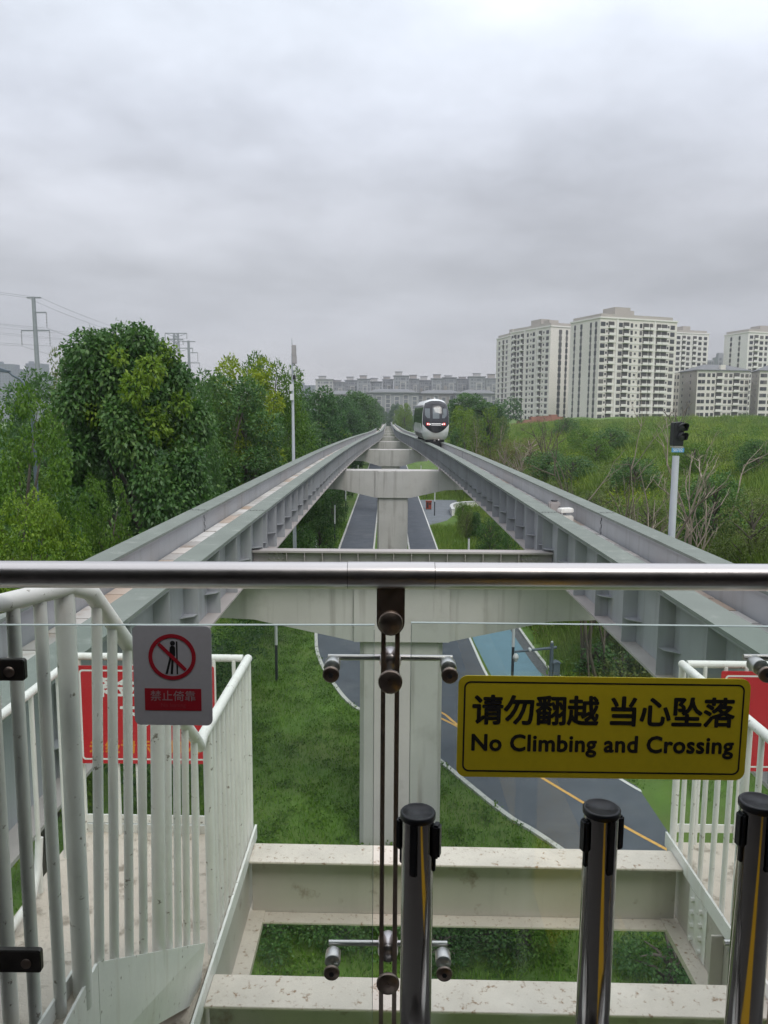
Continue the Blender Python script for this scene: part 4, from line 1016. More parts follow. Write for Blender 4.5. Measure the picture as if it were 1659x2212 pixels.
# camera mast
mx_, my_ = pt(1192, 1560); my_ = 30.7; mp = at(1192, 1400, my_)
t = thing('camera_mast', 'dark mast with a side arm carrying white surveillance cameras', 'camera mast', (mp.x, my_, 0))
m_mast = mat('mast blue grey', (0.09, 0.12, 0.15), 0.5)
ztop = at(1192, 1389, my_).z; za = at(1192, 1399, my_).z
MB().tube([(mp.x, my_, -0.1), (mp.x, my_, ztop)], [0.10, 0.075], 12).build('pole', m_mast, t)
pe = at(1112, 1408, my_)
arm = MB().tube([(mp.x+0.2, my_, za+0.01), (pe.x, my_, pe.z)], [0.06, 0.045], 10).build('arm', m_mast, t)
cb_ = at(1144, 1403, my_)
MB().box(cb_+Vector((0, -0.06, 0.02)), (0.10, 0.26, 0.10)).build('camera', m_lampw, t, bevel=0.02)
dm = at(1114, 1420, my_)
d_ = MB().lathe([(0, -0.20), (0.06, -0.18), (0.085, -0.1), (0.085, -0.06), (0.12, -0.055), (0.12, 0.02), (0.10, 0.10), (0.05, 0.16), (0, 0.18)], dm, 20).build('dome_camera', m_lampw, t)
cbx = at(1201, 1444, my_)
MB().box(cbx, (0.27, 0.26, 0.52)).build('cabinet', m_mast, t, bevel=0.01)
MB().prism([(-0.17, 0), (0.17, 0), (0.0, 0.07)], lambda a, b, d: cbx+Vector((a, d, 0.262+b)), -0.17, 0.17).build('cabinet_roof', m_mast, t)
MB().lathe([(0, 0), (0.04, 0), (0.05, 0.06), (0.03, 0.08), (0, 0.09)], (mp.x, my_, ztop), 10).build('finial', m_lampw, t)

# litter bin
bx, by = 5.5, 100.8
t = thing('litter_bin', 'reddish brown litter bin with a dark opening beside the greenway', 'bin', (bx, by, 0))
m_rb = mat('bin red brown', (0.28, 0.05, 0.025), 0.5, var=0.2, vscale=3)
MB().span((bx-0.36, by-0.25, 0.06), (bx+0.36, by+0.25, 1.0)).build('body', m_rb, t, bevel=0.03)
MB().span((bx-0.42, by-0.3, 1.0), (bx+0.42, by+0.3, 1.14)).build('lid', m_rb, t, bevel=0.04)
MB().span((bx-0.28, by-0.256, 0.22), (bx-0.02, by-0.2501, 0.92)).build('door', m_dark, t)
MB().span((bx+0.05, by-0.256, 0.62), (bx+0.28, by-0.2501, 0.86)).build('opening', m_dark, t)
for s in (-1, 1): MB().span((bx+s*0.28-0.04, by-0.2, 0), (bx+s*0.28+0.04, by+0.2, 0.0595)).build('foot', m_dark, t)

# white low wall
wl = smooth_line([(8.2, 94.3), (8.35, 98.6), (9.3, 101.5), (11.2, 103), (14.4, 104)], 6)
t = thing('low_wall', 'low white curved planter wall in the meadow beyond the bin', 'low wall', (8.2, 94, 0))
strip(wl, 0.32, 0.75, 'x', None, obj=(mm := MB())); mm.build('wall', m_white, t)
strip(wl, 0.42, 0.08, 'x', None, z=0.78, obj=(mm := MB())); mm.build('coping', m_lampw, t)
# ================================================================== vegetation
def leaf_cloud(pos, nrm, length, width, droop=0.3, jitter=0.6):
    """pointed leaf quads; pos (N,3), nrm outward (N,3)"""
    n = len(pos)
    d = nrm + rng.normal(0, jitter, (n, 3)); d[:, 2] -= droop
    d /= np.linalg.norm(d, axis=1, keepdims=True)+1e-9
    up = nrm*0.7 + rng.normal(0, 0.55, (n, 3)) + np.array([0, 0, 0.7])
    s = np.cross(d, up); s /= np.linalg.norm(s, axis=1, keepdims=True)+1e-9
    L_ = (np.broadcast_to(length, n)*rng.uniform(0.7, 1.25, n))[:, None]; W_ = (np.broadcast_to(width, n)*rng.uniform(0.75, 1.2, n))[:, None]
    upn = np.cross(s, d)
    a = pos; b = pos + d*L_*0.45 + s*W_/2 + upn*W_*0.12; c = pos + d*L_ ; e = pos + d*L_*0.45 - s*W_/2 + upn*W_*0.12
    co = np.stack([a, b, c, e], 1).reshape(-1, 3); f = np.arange(n*4).reshape(-1, 4)
    return co, f
def unit(n):
    v = rng.normal(size=(n, 3)); return v/np.linalg.norm(v, axis=1, keepdims=True)
def clump_points(clumps, density, shell=0.55, flat=0.8):
    P, Nn = [], []
    for (c, r) in clumps:
        n = int(density*r*r); u = unit(n); rad = r*(shell+(1-shell)*rng.random(n)**0.6)*(1+0.12*rng.normal(size=n))
        q = u*rad[:, None]; q[:, 2] *= flat
        P.append(q+np.array(c)); Nn.append(u)
    return np.concatenate(P), np.concatenate(Nn)
def crown_clumps(w, h, z0, n, r0, seed, taper=0.5, lean=(0, 0)):
    """clumps spread through an egg-shaped crown of width w from z0 up to z0+h"""
    rs = np.random.default_rng(seed); out_ = []
    for k in range(n):
        t = (k+0.5)/n; t = t**0.9
        prof = math.sqrt(max(0.02, 1-((t-0.40)/0.66)**2))
        a = k*2.399+rs.uniform(-0.5, 0.5); rr2 = w/2*prof*math.sqrt(rs.uniform(0.25, 1.0))
        r = r0*rs.uniform(0.65, 1.25)*(1-0.3*t)
        rr2 = max(0, min(rr2, w/2-r*0.55))
        out_.append(((rr2*math.cos(a)+lean[0]*t, rr2*math.sin(a)+lean[1]*t, z0+h*t), r))
    return out_
def leafmat(name, cols, rough=0.45, vs=0.6, trans=0.34, spec=0.22):
    return mat(name, cols[1], rough, island_cols=cols, vscale=vs, trans=trans, spec=spec)
G = {
 'deep': leafmat('deep green leaves', [(0.030, 0.088, 0.022), (0.056, 0.140, 0.032), (0.088, 0.190, 0.042), (0.16, 0.27, 0.062)], spec=0.4),
 'mid': leafmat('mid green leaves', [(0.046, 0.110, 0.016), (0.078, 0.168, 0.021), (0.115, 0.22, 0.027), (0.19, 0.30, 0.04)]),
 'light': leafmat('light green leaves', [(0.075, 0.150, 0.016), (0.120, 0.215, 0.021), (0.17, 0.27, 0.027), (0.24, 0.34, 0.04)]),
 'yellow': leafmat('yellow green leaves', [(0.13, 0.20, 0.012), (0.19, 0.275, 0.015), (0.25, 0.33, 0.02), (0.34, 0.39, 0.032)]),
 'olive': leafmat('olive leaves', [(0.070, 0.110, 0.030), (0.105, 0.150, 0.040), (0.14, 0.185, 0.05), (0.19, 0.23, 0.07)]),
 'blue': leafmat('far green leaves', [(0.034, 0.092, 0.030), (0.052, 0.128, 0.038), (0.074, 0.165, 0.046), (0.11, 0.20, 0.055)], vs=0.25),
 'brown': leafmat('dry leaves', [(0.13, 0.10, 0.05), (0.17, 0.14, 0.062), (0.19, 0.185, 0.06), (0.16, 0.21, 0.05)]),
}
m_bark = mat('bark', (0.10, 0.085, 0.07), 0.9, var=0.3, vscale=3, bump=0.5, bscale=15)
m_pale = mat('pale bark', (0.30, 0.25, 0.20), 0.85, var=0.2, vscale=2)
m_twig = mat('dark twigs', (0.12, 0.10, 0.075), 0.9, var=0.25, vscale=2)
PROTO = {}
def tree_meshes(key, w, h, z0, n, r0, dens, leaf, lw_, seed, colr, droop=0.35, shell=0.5, flat=0.8, bark=None, inner=0.5, extra=None):
    cl = crown_clumps(w, h, z0, n, r0, seed)
    if extra: cl += extra
    P, Nn = clump_points(cl, dens, shell, flat)
    co, f = leaf_cloud(P, Nn, leaf, lw_, droop)
    me = fast_mesh('crown', co, f, G[colr], link_=False)
    mb = MB(); H_ = z0+h*0.85
    rs = random.Random(seed)
    mb.tube([(0, 0, -0.2), (0.04*h, 0.02*h, z0*0.6), (0.02*h, 0, z0+h*0.3), (0, 0, H_)], [w*0.028+0.06, w*0.024+0.05, w*0.015+0.03, 0.02], 9)
    for k in range(0, len(cl), max(1, len(cl)//12)):
        c = cl[k][0]; zb = max(z0*0.5, c[2]-h*0.32)
        mb.tube([(0.02*h, 0, zb), (c[0]*0.5, c[1]*0.5, (zb+c[2])/2+0.1), (c[0]*0.9, c[1]*0.9, c[2])], [w*0.012+0.02, w*0.008+0.015, 0.012], 6)
    tm = mb.build('trunk', bark or m_bark); td = tm.data; bpy.data.objects.remove(tm)
    PROTO[key] = (me, td, w, float(np.percentile(co[:, 2], 99.6)))
def tree(key, x, y, label, cat='tree', group=None, s=1.0, sz=None, rot=0.0, z=None, name='tree'):
    me, td, w_, h_ = PROTO[key]
    zz = float(terr(x, y)) if z is None else z
    t = thing(name, label, cat, (x, y, zz), group)
    t.scale = (s, s, sz or s); t.rotation_euler = (0, 0, rot)
    for nm, d in (('crown', me), ('trunk', td)):
        o = bpy.data.objects.new(nm, d); COL.objects.link(o); o.parent = t
    return t
def find_y(u, v, want, y0=22, y1=190):
    best = None
    for y in np.arange(y0, y1, 1.0):
        p = at(u, v, float(y)); e = abs(p.z-float(terr(p.x, p.y))-want*(1+0.004*y))
        if best is None or e < best[0]-0.05: best = (e, float(y))
        if e < 0.25: return float(y)
    return best[1]
def tree_uv(key, u, vtop, y, label, width_px=None, want=None, **kw):
    if want: y = find_y(u, vtop, want)
    p = at(u, vtop, y); zz = float(terr(p.x, y)); me, td, w_, h_ = PROTO[key]
    sz = max(0.3, (p.z-zz)/h_)
    s = (width_px*y/F/w_) if width_px else sz
    return tree(key, p.x, y, label, s=s, sz=sz, **kw)

# prototypes ------------------------------------------------------
tree_meshes('big', 8.0, 10.6, 3.4, 58, 1.25, 1050, 0.215, 0.14, 3, 'deep', droop=0.75, extra=[((0.6, -0.5, 13.9), 0.7), ((-1.4, 0, 13.4), 0.7), ((2.0, -1, 12.6), 0.8), ((-2.8, -0.8, 11.6), 0.9), ((3.0, -0.5, 11.2), 0.7), ((-0.6, -0.6, 13.0), 1.3), ((0.9, -0.4, 12.6), 1.3), ((-0.2, -1.2, 12.0), 1.3), ((-1.9, -0.8, 12.3), 1.0), ((-1.1, -0.3, 13.2), 1.1), ((-0.4, 0.2, 13.9), 0.9)])
tree_meshes('big_light', 5.4, 3.6, 9.6, 15, 0.75, 700, 0.215, 0.14, 13, 'light', droop=0.6)
tree_meshes('fine', 7.0, 9.2, 2.2, 70, 0.80, 1250, 0.15, 0.10, 21, 'light', droop=0.6, shell=0.75)
tree_meshes('fine_mid', 7.0, 9.2, 2.2, 60, 0.85, 1200, 0.15, 0.10, 22, 'mid', droop=0.5, shell=0.7)
tree_meshes('round', 7.0, 10.0, 2.5, 44, 1.2, 620, 0.22, 0.11, 31, 'deep', droop=0.3)
tree_meshes('round_b', 7.4, 9.0, 3.0, 36, 1.35, 560, 0.22, 0.11, 33, 'mid', droop=0.3)
tree_meshes('yellow', 6.5, 9.0, 3.5, 36, 1.1, 520, 0.24, 0.12, 41, 'yellow', droop=0.3)
tree_meshes('far', 7.5, 10.5, 2.2, 40, 1.35, 330, 0.34, 0.18, 51, 'blue', droop=0.2)
tree_meshes('far_b', 6.5, 11.0, 2.0, 36, 1.25, 330, 0.34, 0.18, 53, 'deep', droop=0.2)
tree_meshes('far_light', 6.5, 8.0, 2.0, 30, 1.2, 330, 0.32, 0.17, 55, 'light', droop=0.2)
tree_meshes('slim', 2.0, 6.0, 1.2, 26, 0.45, 800, 0.16, 0.07, 61, 'light', droop=0.1)
tree_meshes('slim_o', 2.0, 6.0, 1.2, 24, 0.45, 700, 0.16, 0.07, 62, 'olive', droop=0.1, bark=m_pale)
tree_meshes('shrub', 3.6, 3.0, 0.3, 22, 0.75, 700, 0.16, 0.09, 71, 'deep', droop=0.15)
tree_meshes('shrub_o', 3.6, 3.0, 0.4, 22, 0.75, 700, 0.16, 0.06, 72, 'olive', droop=0.15)
tree_meshes('shrub_m', 3.6, 3.0, 0.3, 22, 0.75, 700, 0.16, 0.09, 73, 'mid', droop=0.15)
tree_meshes('shrub_b', 3.2, 3.4, 0.4, 22, 0.6, 420, 0.15, 0.06, 74, 'brown', droop=0.1, bark=m_pale)
tree_meshes('sapling', 2.2, 3.0, 1.0, 14, 0.5, 520, 0.18, 0.10, 75, 'deep', droop=0.3)
tree_meshes('bush', 2.2, 1.0, 0.2, 16, 0.5, 1500, 0.085, 0.055, 76, 'deep', droop=0.1)
tree_meshes('bush_m', 2.2, 1.0, 0.2, 16, 0.5, 1300, 0.09, 0.055, 77, 'mid', droop=0.1)

gl = 'trees lining the left side of the track'
# --- left
t0_ = tree_uv('big', 280, 718, 32, 'tall broad tree with large drooping dark leaves, the biggest on the left', 345, group=None, rot=0.4)
me, td, w_, h_ = PROTO['big_light']
cr = bpy.data.objects.new('painted_light_crown', me); COL.objects.link(cr); cr.parent = t0_; cr.location = (0.3, -1.5, 0.6); cr['label'] = 'lighter yellowish leaves at the tree top, light put into their colour'  # paler leaf copy, light on the crown top put into its colour
tree_uv('fine_mid', 30, 838, 23, 'fine leaved mid green tree cut by the left picture edge', 300, rot=1.0)
tree_uv('fine', 62, 1082, 18.5, 'low light green tree in front of the others at the left picture edge', 300, rot=2.4)
tree_uv('fine_mid', 222, 1040, 27, 'small light green tree at the foot of the tallest left tree', 150, rot=0.2)
tree_uv('round', 110, 812, 52, 'dark tree behind the fine leaved tree at the left', 210, rot=0.9)
tree_uv('slim_o', 128, 752, 40, 'thin dark sparse tree poking up left of the tallest tree', 60, rot=0.9)
tree_uv('round', 420, 838, 42, 'dark narrow tree against the right flank of the tallest left tree', 110, rot=2.2)
tree_uv('round', 492, 815, 52, 'broad dark tree in front of the yellow green tree', 250, rot=0.6)
tree_uv('yellow', 522, 778, 56, 'yellow green topped tree behind the broad dark one', 190, rot=0.3)
tree_uv('round_b', 585, 774, 60, 'mid green tree just left of the antenna mast', 170, rot=1.7)
tree_uv('round_b', 455, 838, 50, 'mid green tree peeping between the tallest tree and the yellow green one', 120, rot=1.1)
tree_uv('round', 622, 860, 74, 'dark tree directly behind the antenna mast', 150, rot=0.5)
tree_uv('fine', 712, 912, 125, 'bright yellow green low tree beside the left track', 105, rot=0.5)
tree_uv('far', 682, 842, 104, 'rounded blue green tree right of the antenna mast', 130, rot=0.1)
tree_uv('far_b', 650, 930, 80, 'dark low tree at the foot of the antenna mast', 110, rot=0.1)
tree_uv('far', 730, 858, 145, 'blue green tree next along from the rounded one', 95, rot=2.0)
tree_uv('far_b', 772, 847, 190, 'tall dark tree with the highest crown near the vanishing point', 90, rot=1.0)
FW = ['first', 'second', 'third', 'fourth', 'fifth', 'sixth', 'seventh']
for k, (u, v, y) in enumerate([(748, 880, 150), (790, 855, 230), (758, 866, 175), (804, 862, 300), (784, 878, 250), (811, 872, 380), (818, 882, 470)]):
    tree_uv(['far', 'far_b'][k % 2], u, v, y, f'distant tree of the row fading towards the vanishing point, {FW[k]} of it', max(40, 8*F/y), rot=k*1.3, group=gl)
# a second row, and the wood behind it
fw = MB()
def mass(name, spots, colr, label, cat, leaf=0.5, dens=120, group=None):
    P, Nn = [], []
    for (x, y, w_, h_) in spots:
        cl = crown_clumps(w_, h_*0.85, 1.0+h_*0.1, 16, w_*0.2, int(x*7+y) % 9999)
        p, q = clump_points(cl, dens, 0.55, 0.85); p += np.array([x, y, float(terr(x, y))]); P.append(p); Nn.append(q)
    co, f = leaf_cloud(np.concatenate(P), np.concatenate(Nn), leaf, leaf*0.55, 0.2)
    o = fast_mesh(name, co, f, G[colr], kind='stuff'); tag(o, label, cat); return o
spots = []
for k in range(150):
    y = rng.uniform(60, 420); x = -9-rng.uniform(0, 1)**1.5*90
    if x > -11 - 0.02*y and y < 230: x -= 5
    spots.append((x, y, rng.uniform(5, 8), rng.uniform(9.0, 11.5)+y*0.006))
mass('woodland', spots, 'blue', 'dense dark green wood stretching away behind the left row of trees', 'wood', 0.5, 90)
spots = [(rng.uniform(9+0.02*y, 40), y, rng.uniform(5, 7), rng.uniform(7, 10)) for y in rng.uniform(240, 480, 60)]
spots += [(rng.uniform(-60, 60), y, rng.uniform(5, 8), rng.uniform(7, 11)) for y in rng.uniform(420, 640, 90)]
mass('distant_wood', [s_ for s_ in spots if abs(s_[0]) > 6], 'blue', 'hazy green wood before the far apartment row', 'wood', 0.7, 60)

# --- right side of the track
gr = 'shrubs and trees on the right slope'
tree_uv('far_b', 1018, 852, 150, 'big dark green tree right of the train', 110, rot=0.4)
tree_uv('far_light', 1000, 880, 140, 'lighter rounded tree directly beside the train', 70, rot=1.4)
tree_uv('far_b', 1056, 872, 146, 'dark green tree in front of the leftmost tower', 80, rot=2.4)
tree_uv('far_light', 874, 872, 310, 'light green tree left of the train front', 34, rot=0.4)
tree_uv('far_light', 864, 884, 400, 'light green low tree between the train and the pier gap', 34, rot=1.1)
tree_uv('far', 853, 873, 520, 'grey green tree far up the track near the vanishing point', 30, rot=1.1)
for k, (u, v, y, wp, key, lab) in enumerate([
    (1004, 888, 118, 34, 'slim', 'slender yellowish tree immediately right of the train'),
    (1030, 898, 114, 40, 'slim_o', 'slender olive tree, second right of the train'),
    (1062, 880, 109, 44, 'slim', 'tallest slender light tree right of the train'),
    (1084, 900, 106, 38, 'slim_o', 'slender olive tree next to the bare pale shrub'),
    (988, 925, 122, 40, 'far_b', 'mid green tree at the track edge below the train side'),
    (1045, 955, 110, 60, 'shrub_b', 'brown dry bush below the slender trees'),
    (1090, 950, 104, 70, 'shrub_b', 'brown dry bush left of the bare pale branches'),
    (1145, 945, 48, 110, 'shrub_b', 'largest brown bush in the thicket of pale branches'),
    (1185, 975, 46, 100, 'shrub', 'dark bush in the middle of the slope'),
    (1238, 985, 44, 100, 'shrub', 'dark bush left of the tall bare branches'),
    (1215, 1040, 36, 90, 'shrub_o', 'olive bush above the track by the trackside box'),
    (1300, 1060, 34, 110, 'shrub_o', 'olive bush at the foot of the tall bare branches'),
    (1375, 990, 44, 110, 'shrub', 'dark bush left of the signal'),
    (1400, 1080, 30, 110, 'shrub_o', 'olive bush below the signal'),
    (1545, 1022, 33, 130, 'shrub', 'round dark tree right of the signal pole'),
    (1630, 1062, 25, 150, 'shrub_o', 'grey olive tree at the right picture edge'),
    (1320, 925, 85, 90, 'shrub', 'low dark bush on the crest in front of the middle tower'),
    (1225, 902, 120, 55, 'shrub', 'dark green bush at the end of the red earth bank'),
    (1290, 945, 80, 70, 'shrub_m', 'mid green bush in the tall grass of the slope'),
    (1640, 950, 60, 90, 'shrub', 'dark bush in the tall grass at the right picture edge'),
    (1500, 955, 70, 80, 'shrub_m', 'mid green bush behind the signal lamps'),
    (1130, 1085, 40, 60, 'shrub', 'dark bush low beside the right track'),
    (1260, 925, 95, 60, 'shrub_m', 'small mid green bush below the tower corner')]):
    tree_uv(key, u, v, y, lab, wp, rot=k*0.9, group=gr, want=None if k < 7 else (2.2 if 'bush' in lab else 3.2), cat='tree' if 'tree' in lab else 'bush', name='tree' if 'tree' in lab else 'bush')
for k, (u, v, y, wp, key, lab) in enumerate([
    (1292, 1380, 33, 90, 'sapling', 'small dark leafed tree beyond the camera mast'),
    (1345, 1395, 31, 100, 'sapling', 'small dark leafed tree under the right track flange'),
    (1000, 1085, 88, 30, 'shrub_m', 'green bush next to the low white wall'),
    (1062, 1120, 66, 60, 'shrub', 'dark bush below the right track by the path'),
    (1100, 1150, 56, 50, 'shrub', 'dark bush where the crossbeam meets the right track'),
    (1008, 1100, 76, 36, 'shrub_o', 'olive plant clump behind the small conifer'),
    (690, 1120, 62, 80, 'shrub', 'dark bush below the left track by the crossbeam'),
    (655, 1150, 50, 110, 'shrub', 'dark bush under the left track, nearest the crossbeam'),
    (718, 1060, 84, 60, 'shrub', 'dark bush under the left track near the stained pier'),
    (745, 1010, 112, 40, 'shrub', 'dark bush under the left track past the stained pier')]):
    tree_uv(key, u, v, y, lab, wp, rot=k*1.1, cat='tree' if 'tree' in lab else 'bush', name='tree' if 'tree' in lab else 'bush')
# conifer
cx0, cy0 = 8.9, 76.0
t = thing('conifer', 'small dark conifer standing in the meadow below the right track', 'conifer', (cx0, cy0, 0))
P, Nn = [], []
for k in range(13):
    z_ = 0.35+k*0.2; r_ = 0.85*(1-(k/13.5))**0.9+0.05; n_ = int(300*r_)+40
    a = rng.random(n_)*6.283; q = np.stack([np.cos(a)*r_*rng.random(n_)**0.5, np.sin(a)*r_*rng.random(n_)**0.5, z_-0.12*r_+rng.normal(0, 0.07, n_)], 1)
    P.append(q); Nn.append(np.stack([np.cos(a), np.sin(a), -0.2+0*a], 1))
co, f = leaf_cloud(np.concatenate(P), np.concatenate(Nn), 0.24, 0.07, 0.2, 0.4)
fast_mesh('crown', co, f, G['deep'], parent=t)
MB().tube([(cx0, cy0, -0.1), (cx0, cy0, 2.7)], [0.06, 0.01], 8).build('trunk', m_bark, t)

# bare branching shrubs
def bare(u, vtop, y, label, mt, seed, stems=5, spread=0.35, r0=0.035, depth=3):
    rs = random.Random(seed)
    if 38 < y < 100 or y < 30: y = find_y(u, vtop, 5.2 if 'tall' in label else 4.2)
    p = at(u, vtop, y); z0 = float(terr(p.x, y)); H_ = p.z-z0
    t = thing('bare_shrub', label, 'bare shrub', (p.x, y, z0), 'bare branching shrubs on the right slope')
    mb = MB()
    def grow(q, d, L_, r_, dep):
        pts = [q]; dd = d.copy()
        for k in range(5):
            dd = (dd + Vector((rs.gauss(0, .13), rs.gauss(0, .13), rs.gauss(0.03, .08)))).normalized(); pts.append(pts[-1]+dd*L_/5)
        mb.tube(pts, [r_*1.7*(1-0.14*k) for k in range(6)], 5, caps=False)
        if dep:
            for k in range(3 if dep > 1 else 2):
                i = rs.choice([2, 3, 4, 5]); nd = (dd + Vector((rs.gauss(0, .5), rs.gauss(0, .5), rs.gauss(.1, .25)))).normalized()
                grow(pts[i], nd, L_*rs.uniform(.3, .5), r_*0.55, dep-1)
    for s in range(stems):
        d = Vector((rs.gauss(0, spread), rs.gauss(0, spread), 1)).normalized(); grow(Vector((p.x+rs.gauss(0, .15), y+rs.gauss(0, .15), z0-0.1)), d, H_*rs.uniform(.6, .85), r0*rs.uniform(.7, 1.2), depth)
    mb.build('branches', mt, t)
bare(1275, 888, 34, 'tall dark bare shrub reaching up in front of the middle tower', m_twig, 4, 5, 0.10, 0.05)
bare(1318, 960, 31, 'bare arching branches close to the right track', m_twig, 8, 4, 0.16, 0.045)
bare(1130, 952, 44, 'pale bare branches of the dead shrub above the right track', m_pale, 11, 7, 0.22, 0.05)
bare(1412, 920, 34, 'thin pale bare shrub left of the signal', m_pale, 15, 4, 0.25, 0.035)
bare(1505, 915, 36, 'thin pale bare shrub right of the signal lamps', m_pale, 19, 4, 0.25, 0.035)
bare(1525, 1045, 26, 'bent bare branches right of the signal pole', m_pale, 23, 4, 0.5, 0.03)
bare(1470, 868, 140, 'leafless reddish small tree before the hip roofed block', m_twig, 27, 5, 0.3, 0.09)
bare(1012, 905, 60, 'pale bare stems among the slender trees by the train', m_pale, 31, 5, 0.2, 0.04)
bare(1180, 905, 100, 'dark bare shrub on the red earth bank', m_twig, 33, 5, 0.3, 0.06)

# hedge and bushes under the walkway beams
for k, (x, y, s, key, lab) in enumerate([
    (-2.6, 16.9, 1.0, 'bush', 'dark hedge bush under the walkway beams, at the left end of the gap'), (-0.9, 17.1, 1.05, 'bush', 'dark hedge bush left of the lower spider fitting'),
    (0.7, 17.0, 1.1, 'bush', 'dark hedge bush behind the lower spider fitting'), (2.2, 16.8, 1.05, 'bush', 'dark hedge bush between the first two barrier posts'),
    (3.4, 16.7, 1.0, 'bush_m', 'mid green hedge bush next to the middle barrier post'), (6.3, 15.5, 1.05, 'bush', 'round dark bush at the right end of the gap under the beams'),
    (1.3, 16.1, 0.7, 'bush', 'small dark bush in front of the hedge')]):
    tree(key, x, y, lab, 'bush', 'bushes under the walkway beams', s=s, sz=s*0.9, rot=k*1.7, name='bush')

# ---- grass
def blades(P, h, w_, lean=0.35):
    n = len(P); a = rng.random(n)*6.283; d = np.stack([np.cos(a), np.sin(a), 0*a], 1); s = np.stack([-np.sin(a), np.cos(a), 0*a], 1)
    h = np.broadcast_to(h, n)*rng.uniform(0.55, 1.2, n); w_ = np.broadcast_to(w_, n)
    tip = P + d*(h*lean*rng.uniform(0.2, 1.8, n))[:, None] + np.array([0, 0, 1.0])*h[:, None]
    co = np.stack([P - s*(w_/2)[:, None], P + s*(w_/2)[:, None], tip], 1).reshape(-1, 3)
    return co, np.arange(n*3).reshape(-1, 3)
m_blade = mat('lawn blades', (0.05, 0.10, 0.02), 0.6, island_cols=[(0.058, 0.150, 0.014), (0.095, 0.215, 0.018), (0.14, 0.275, 0.024), (0.23, 0.36, 0.038)], vscale=0.35, trans=0.3, spec=0.25)
m_tall = mat('tall grass blades', (0.06, 0.11, 0.02), 0.6, island_cols=[(0.085, 0.155, 0.026), (0.140, 0.230, 0.038), (0.20, 0.29, 0.05), (0.38, 0.42, 0.13)], vscale=0.22, trans=0.4, spec=0.25)
# lawn seen under the tracks
def inroad(x, y):
    Lx = np.interp(-y, [-p[1] for p in Ledge], [p[0] for p in Ledge]); Rx = np.interp(-y, [-p[1] for p in Redge], [p[0] for p in Redge])
    return (x > Lx-0.1) & (x < Rx+0.15)
n = 190000
y = 13+rng.random(n)**1.5*75; x = -10+rng.random(n)*23; k = ~inroad(x, y) & ~((x > 4.5) & (x < 8.5) & (y > 30) & (y < 49)) & ~((y > 85) & (y < 112) & (x > 4.5) & (x < 10))
x, y = x[k], y[k]
sc = 1+0.012*y
P = np.stack([x, y, terr(x, y)], 1)
co, f = blades(P, 0.12*sc, 0.022*sc, 0.6)
o = fast_mesh('lawn_grass', co, f, m_blade, kind='stuff'); tag(o, 'short green lawn grass under and beside the tracks', 'grass')
n = 60000; y = 12+rng.random(n)*24; x = 5+rng.random(n)*20; k = ~inroad(x, y) & ~((x < 9.5) & (y > 29)); x, y = x[k], y[k]
P = np.stack([x, y, terr(x, y)], 1); co, f = blades(P, 0.16, 0.03, 0.6)
o = fast_mesh('verge_grass', co, f, m_blade, kind='stuff'); tag(o, 'short green verge grass right of the curving road', 'grass')
# broadleaf weeds in the lawn
n = 1500; y = 14+rng.random(n)*30; x = -8+rng.random(n)*12; k = ~inroad(x, y); x, y = x[k], y[k]
cl = [((a, b, 0.06), rng.uniform(0.12, 0.34)) for a, b in zip(x, y)]
Pq, Nq = clump_points(cl, 420, 0.3, 0.5); Nq[:, 2] = np.abs(Nq[:, 2])
co, f = leaf_cloud(Pq, Nq, 0.11, 0.06, 0.1)
o = fast_mesh('lawn_weeds', co, f, G['mid'], kind='stuff'); tag(o, 'broad leaved weeds scattered through the lawn', 'weeds')
# meadow right of the greenway
n = 42000; y = 29+rng.random(n)**1.2*110; x = 4.6+rng.random(n)*9; k = ~((x < 8.6) & (y < 49)) & ~((y > 85) & (y < 112) & (x < 10)) & ~inroad(x, y) & ~((x > 8.5) & (x < 12) & (y > 59) & (y < 91))
x, y = x[k], y[k]; P = np.stack([x, y, terr(x, y)], 1); co, f = blades(P, 0.65, 0.05, 0.45)
o = fast_mesh('meadow_grass', co, f, m_tall, kind='stuff'); tag(o, 'knee high meadow grass beside the greenway below the right track', 'grass')
# tall grass on the slope: tufts
n = 36000
uu = 1000+rng.random(n)*760; yy = 30+rng.random(n)**1.9*220; xx = np.array([(u-836)/F for u in uu])*yy
k = xx > 8.6; xx, yy = xx[k], yy[k]
nb = 9; X = np.repeat(xx, nb)+rng.normal(0, 0.22, len(xx)*nb)*(1+np.repeat(yy, nb)*0.01); Y = np.repeat(yy, nb)+rng.normal(0, 0.3, len(xx)*nb)
hh = np.repeat(rng.uniform(0.5, 1.25, len(xx))**1.3, nb)*(0.8+0.55*np.clip(np.sin(X*0.23+1)*np.cos(Y*0.13), -0.6, 1)); ww = 0.035+0.0011*Y
P = np.stack([X, Y, terr(X, Y)-0.03], 1); co, f = blades(P, hh, ww, 0.55)
o = fast_mesh('slope_grass', co, f, m_tall, kind='stuff'); tag(o, 'tall lush grass covering the right slope', 'grass')
# hedge/undergrowth masses below the left trees
spots = []
for k in range(60):
    y = rng.uniform(22, 110); spots.append((-6.6-rng.uniform(0, 3.0), y, 2.2, 1.6))
mass('undergrowth', spots, 'deep', 'dark undergrowth below the trees along the left track', 'undergrowth', 0.17, 420)
spots = [(9.6+3.4*float(sstv((y-44)/20))+rng.uniform(0, 3.5), y, 2.2, 1.1) for y in rng.uniform(28, 95, 26)]
mass('thicket', spots, 'olive', 'olive thicket along the foot of the right slope', 'undergrowth', 0.18, 300)

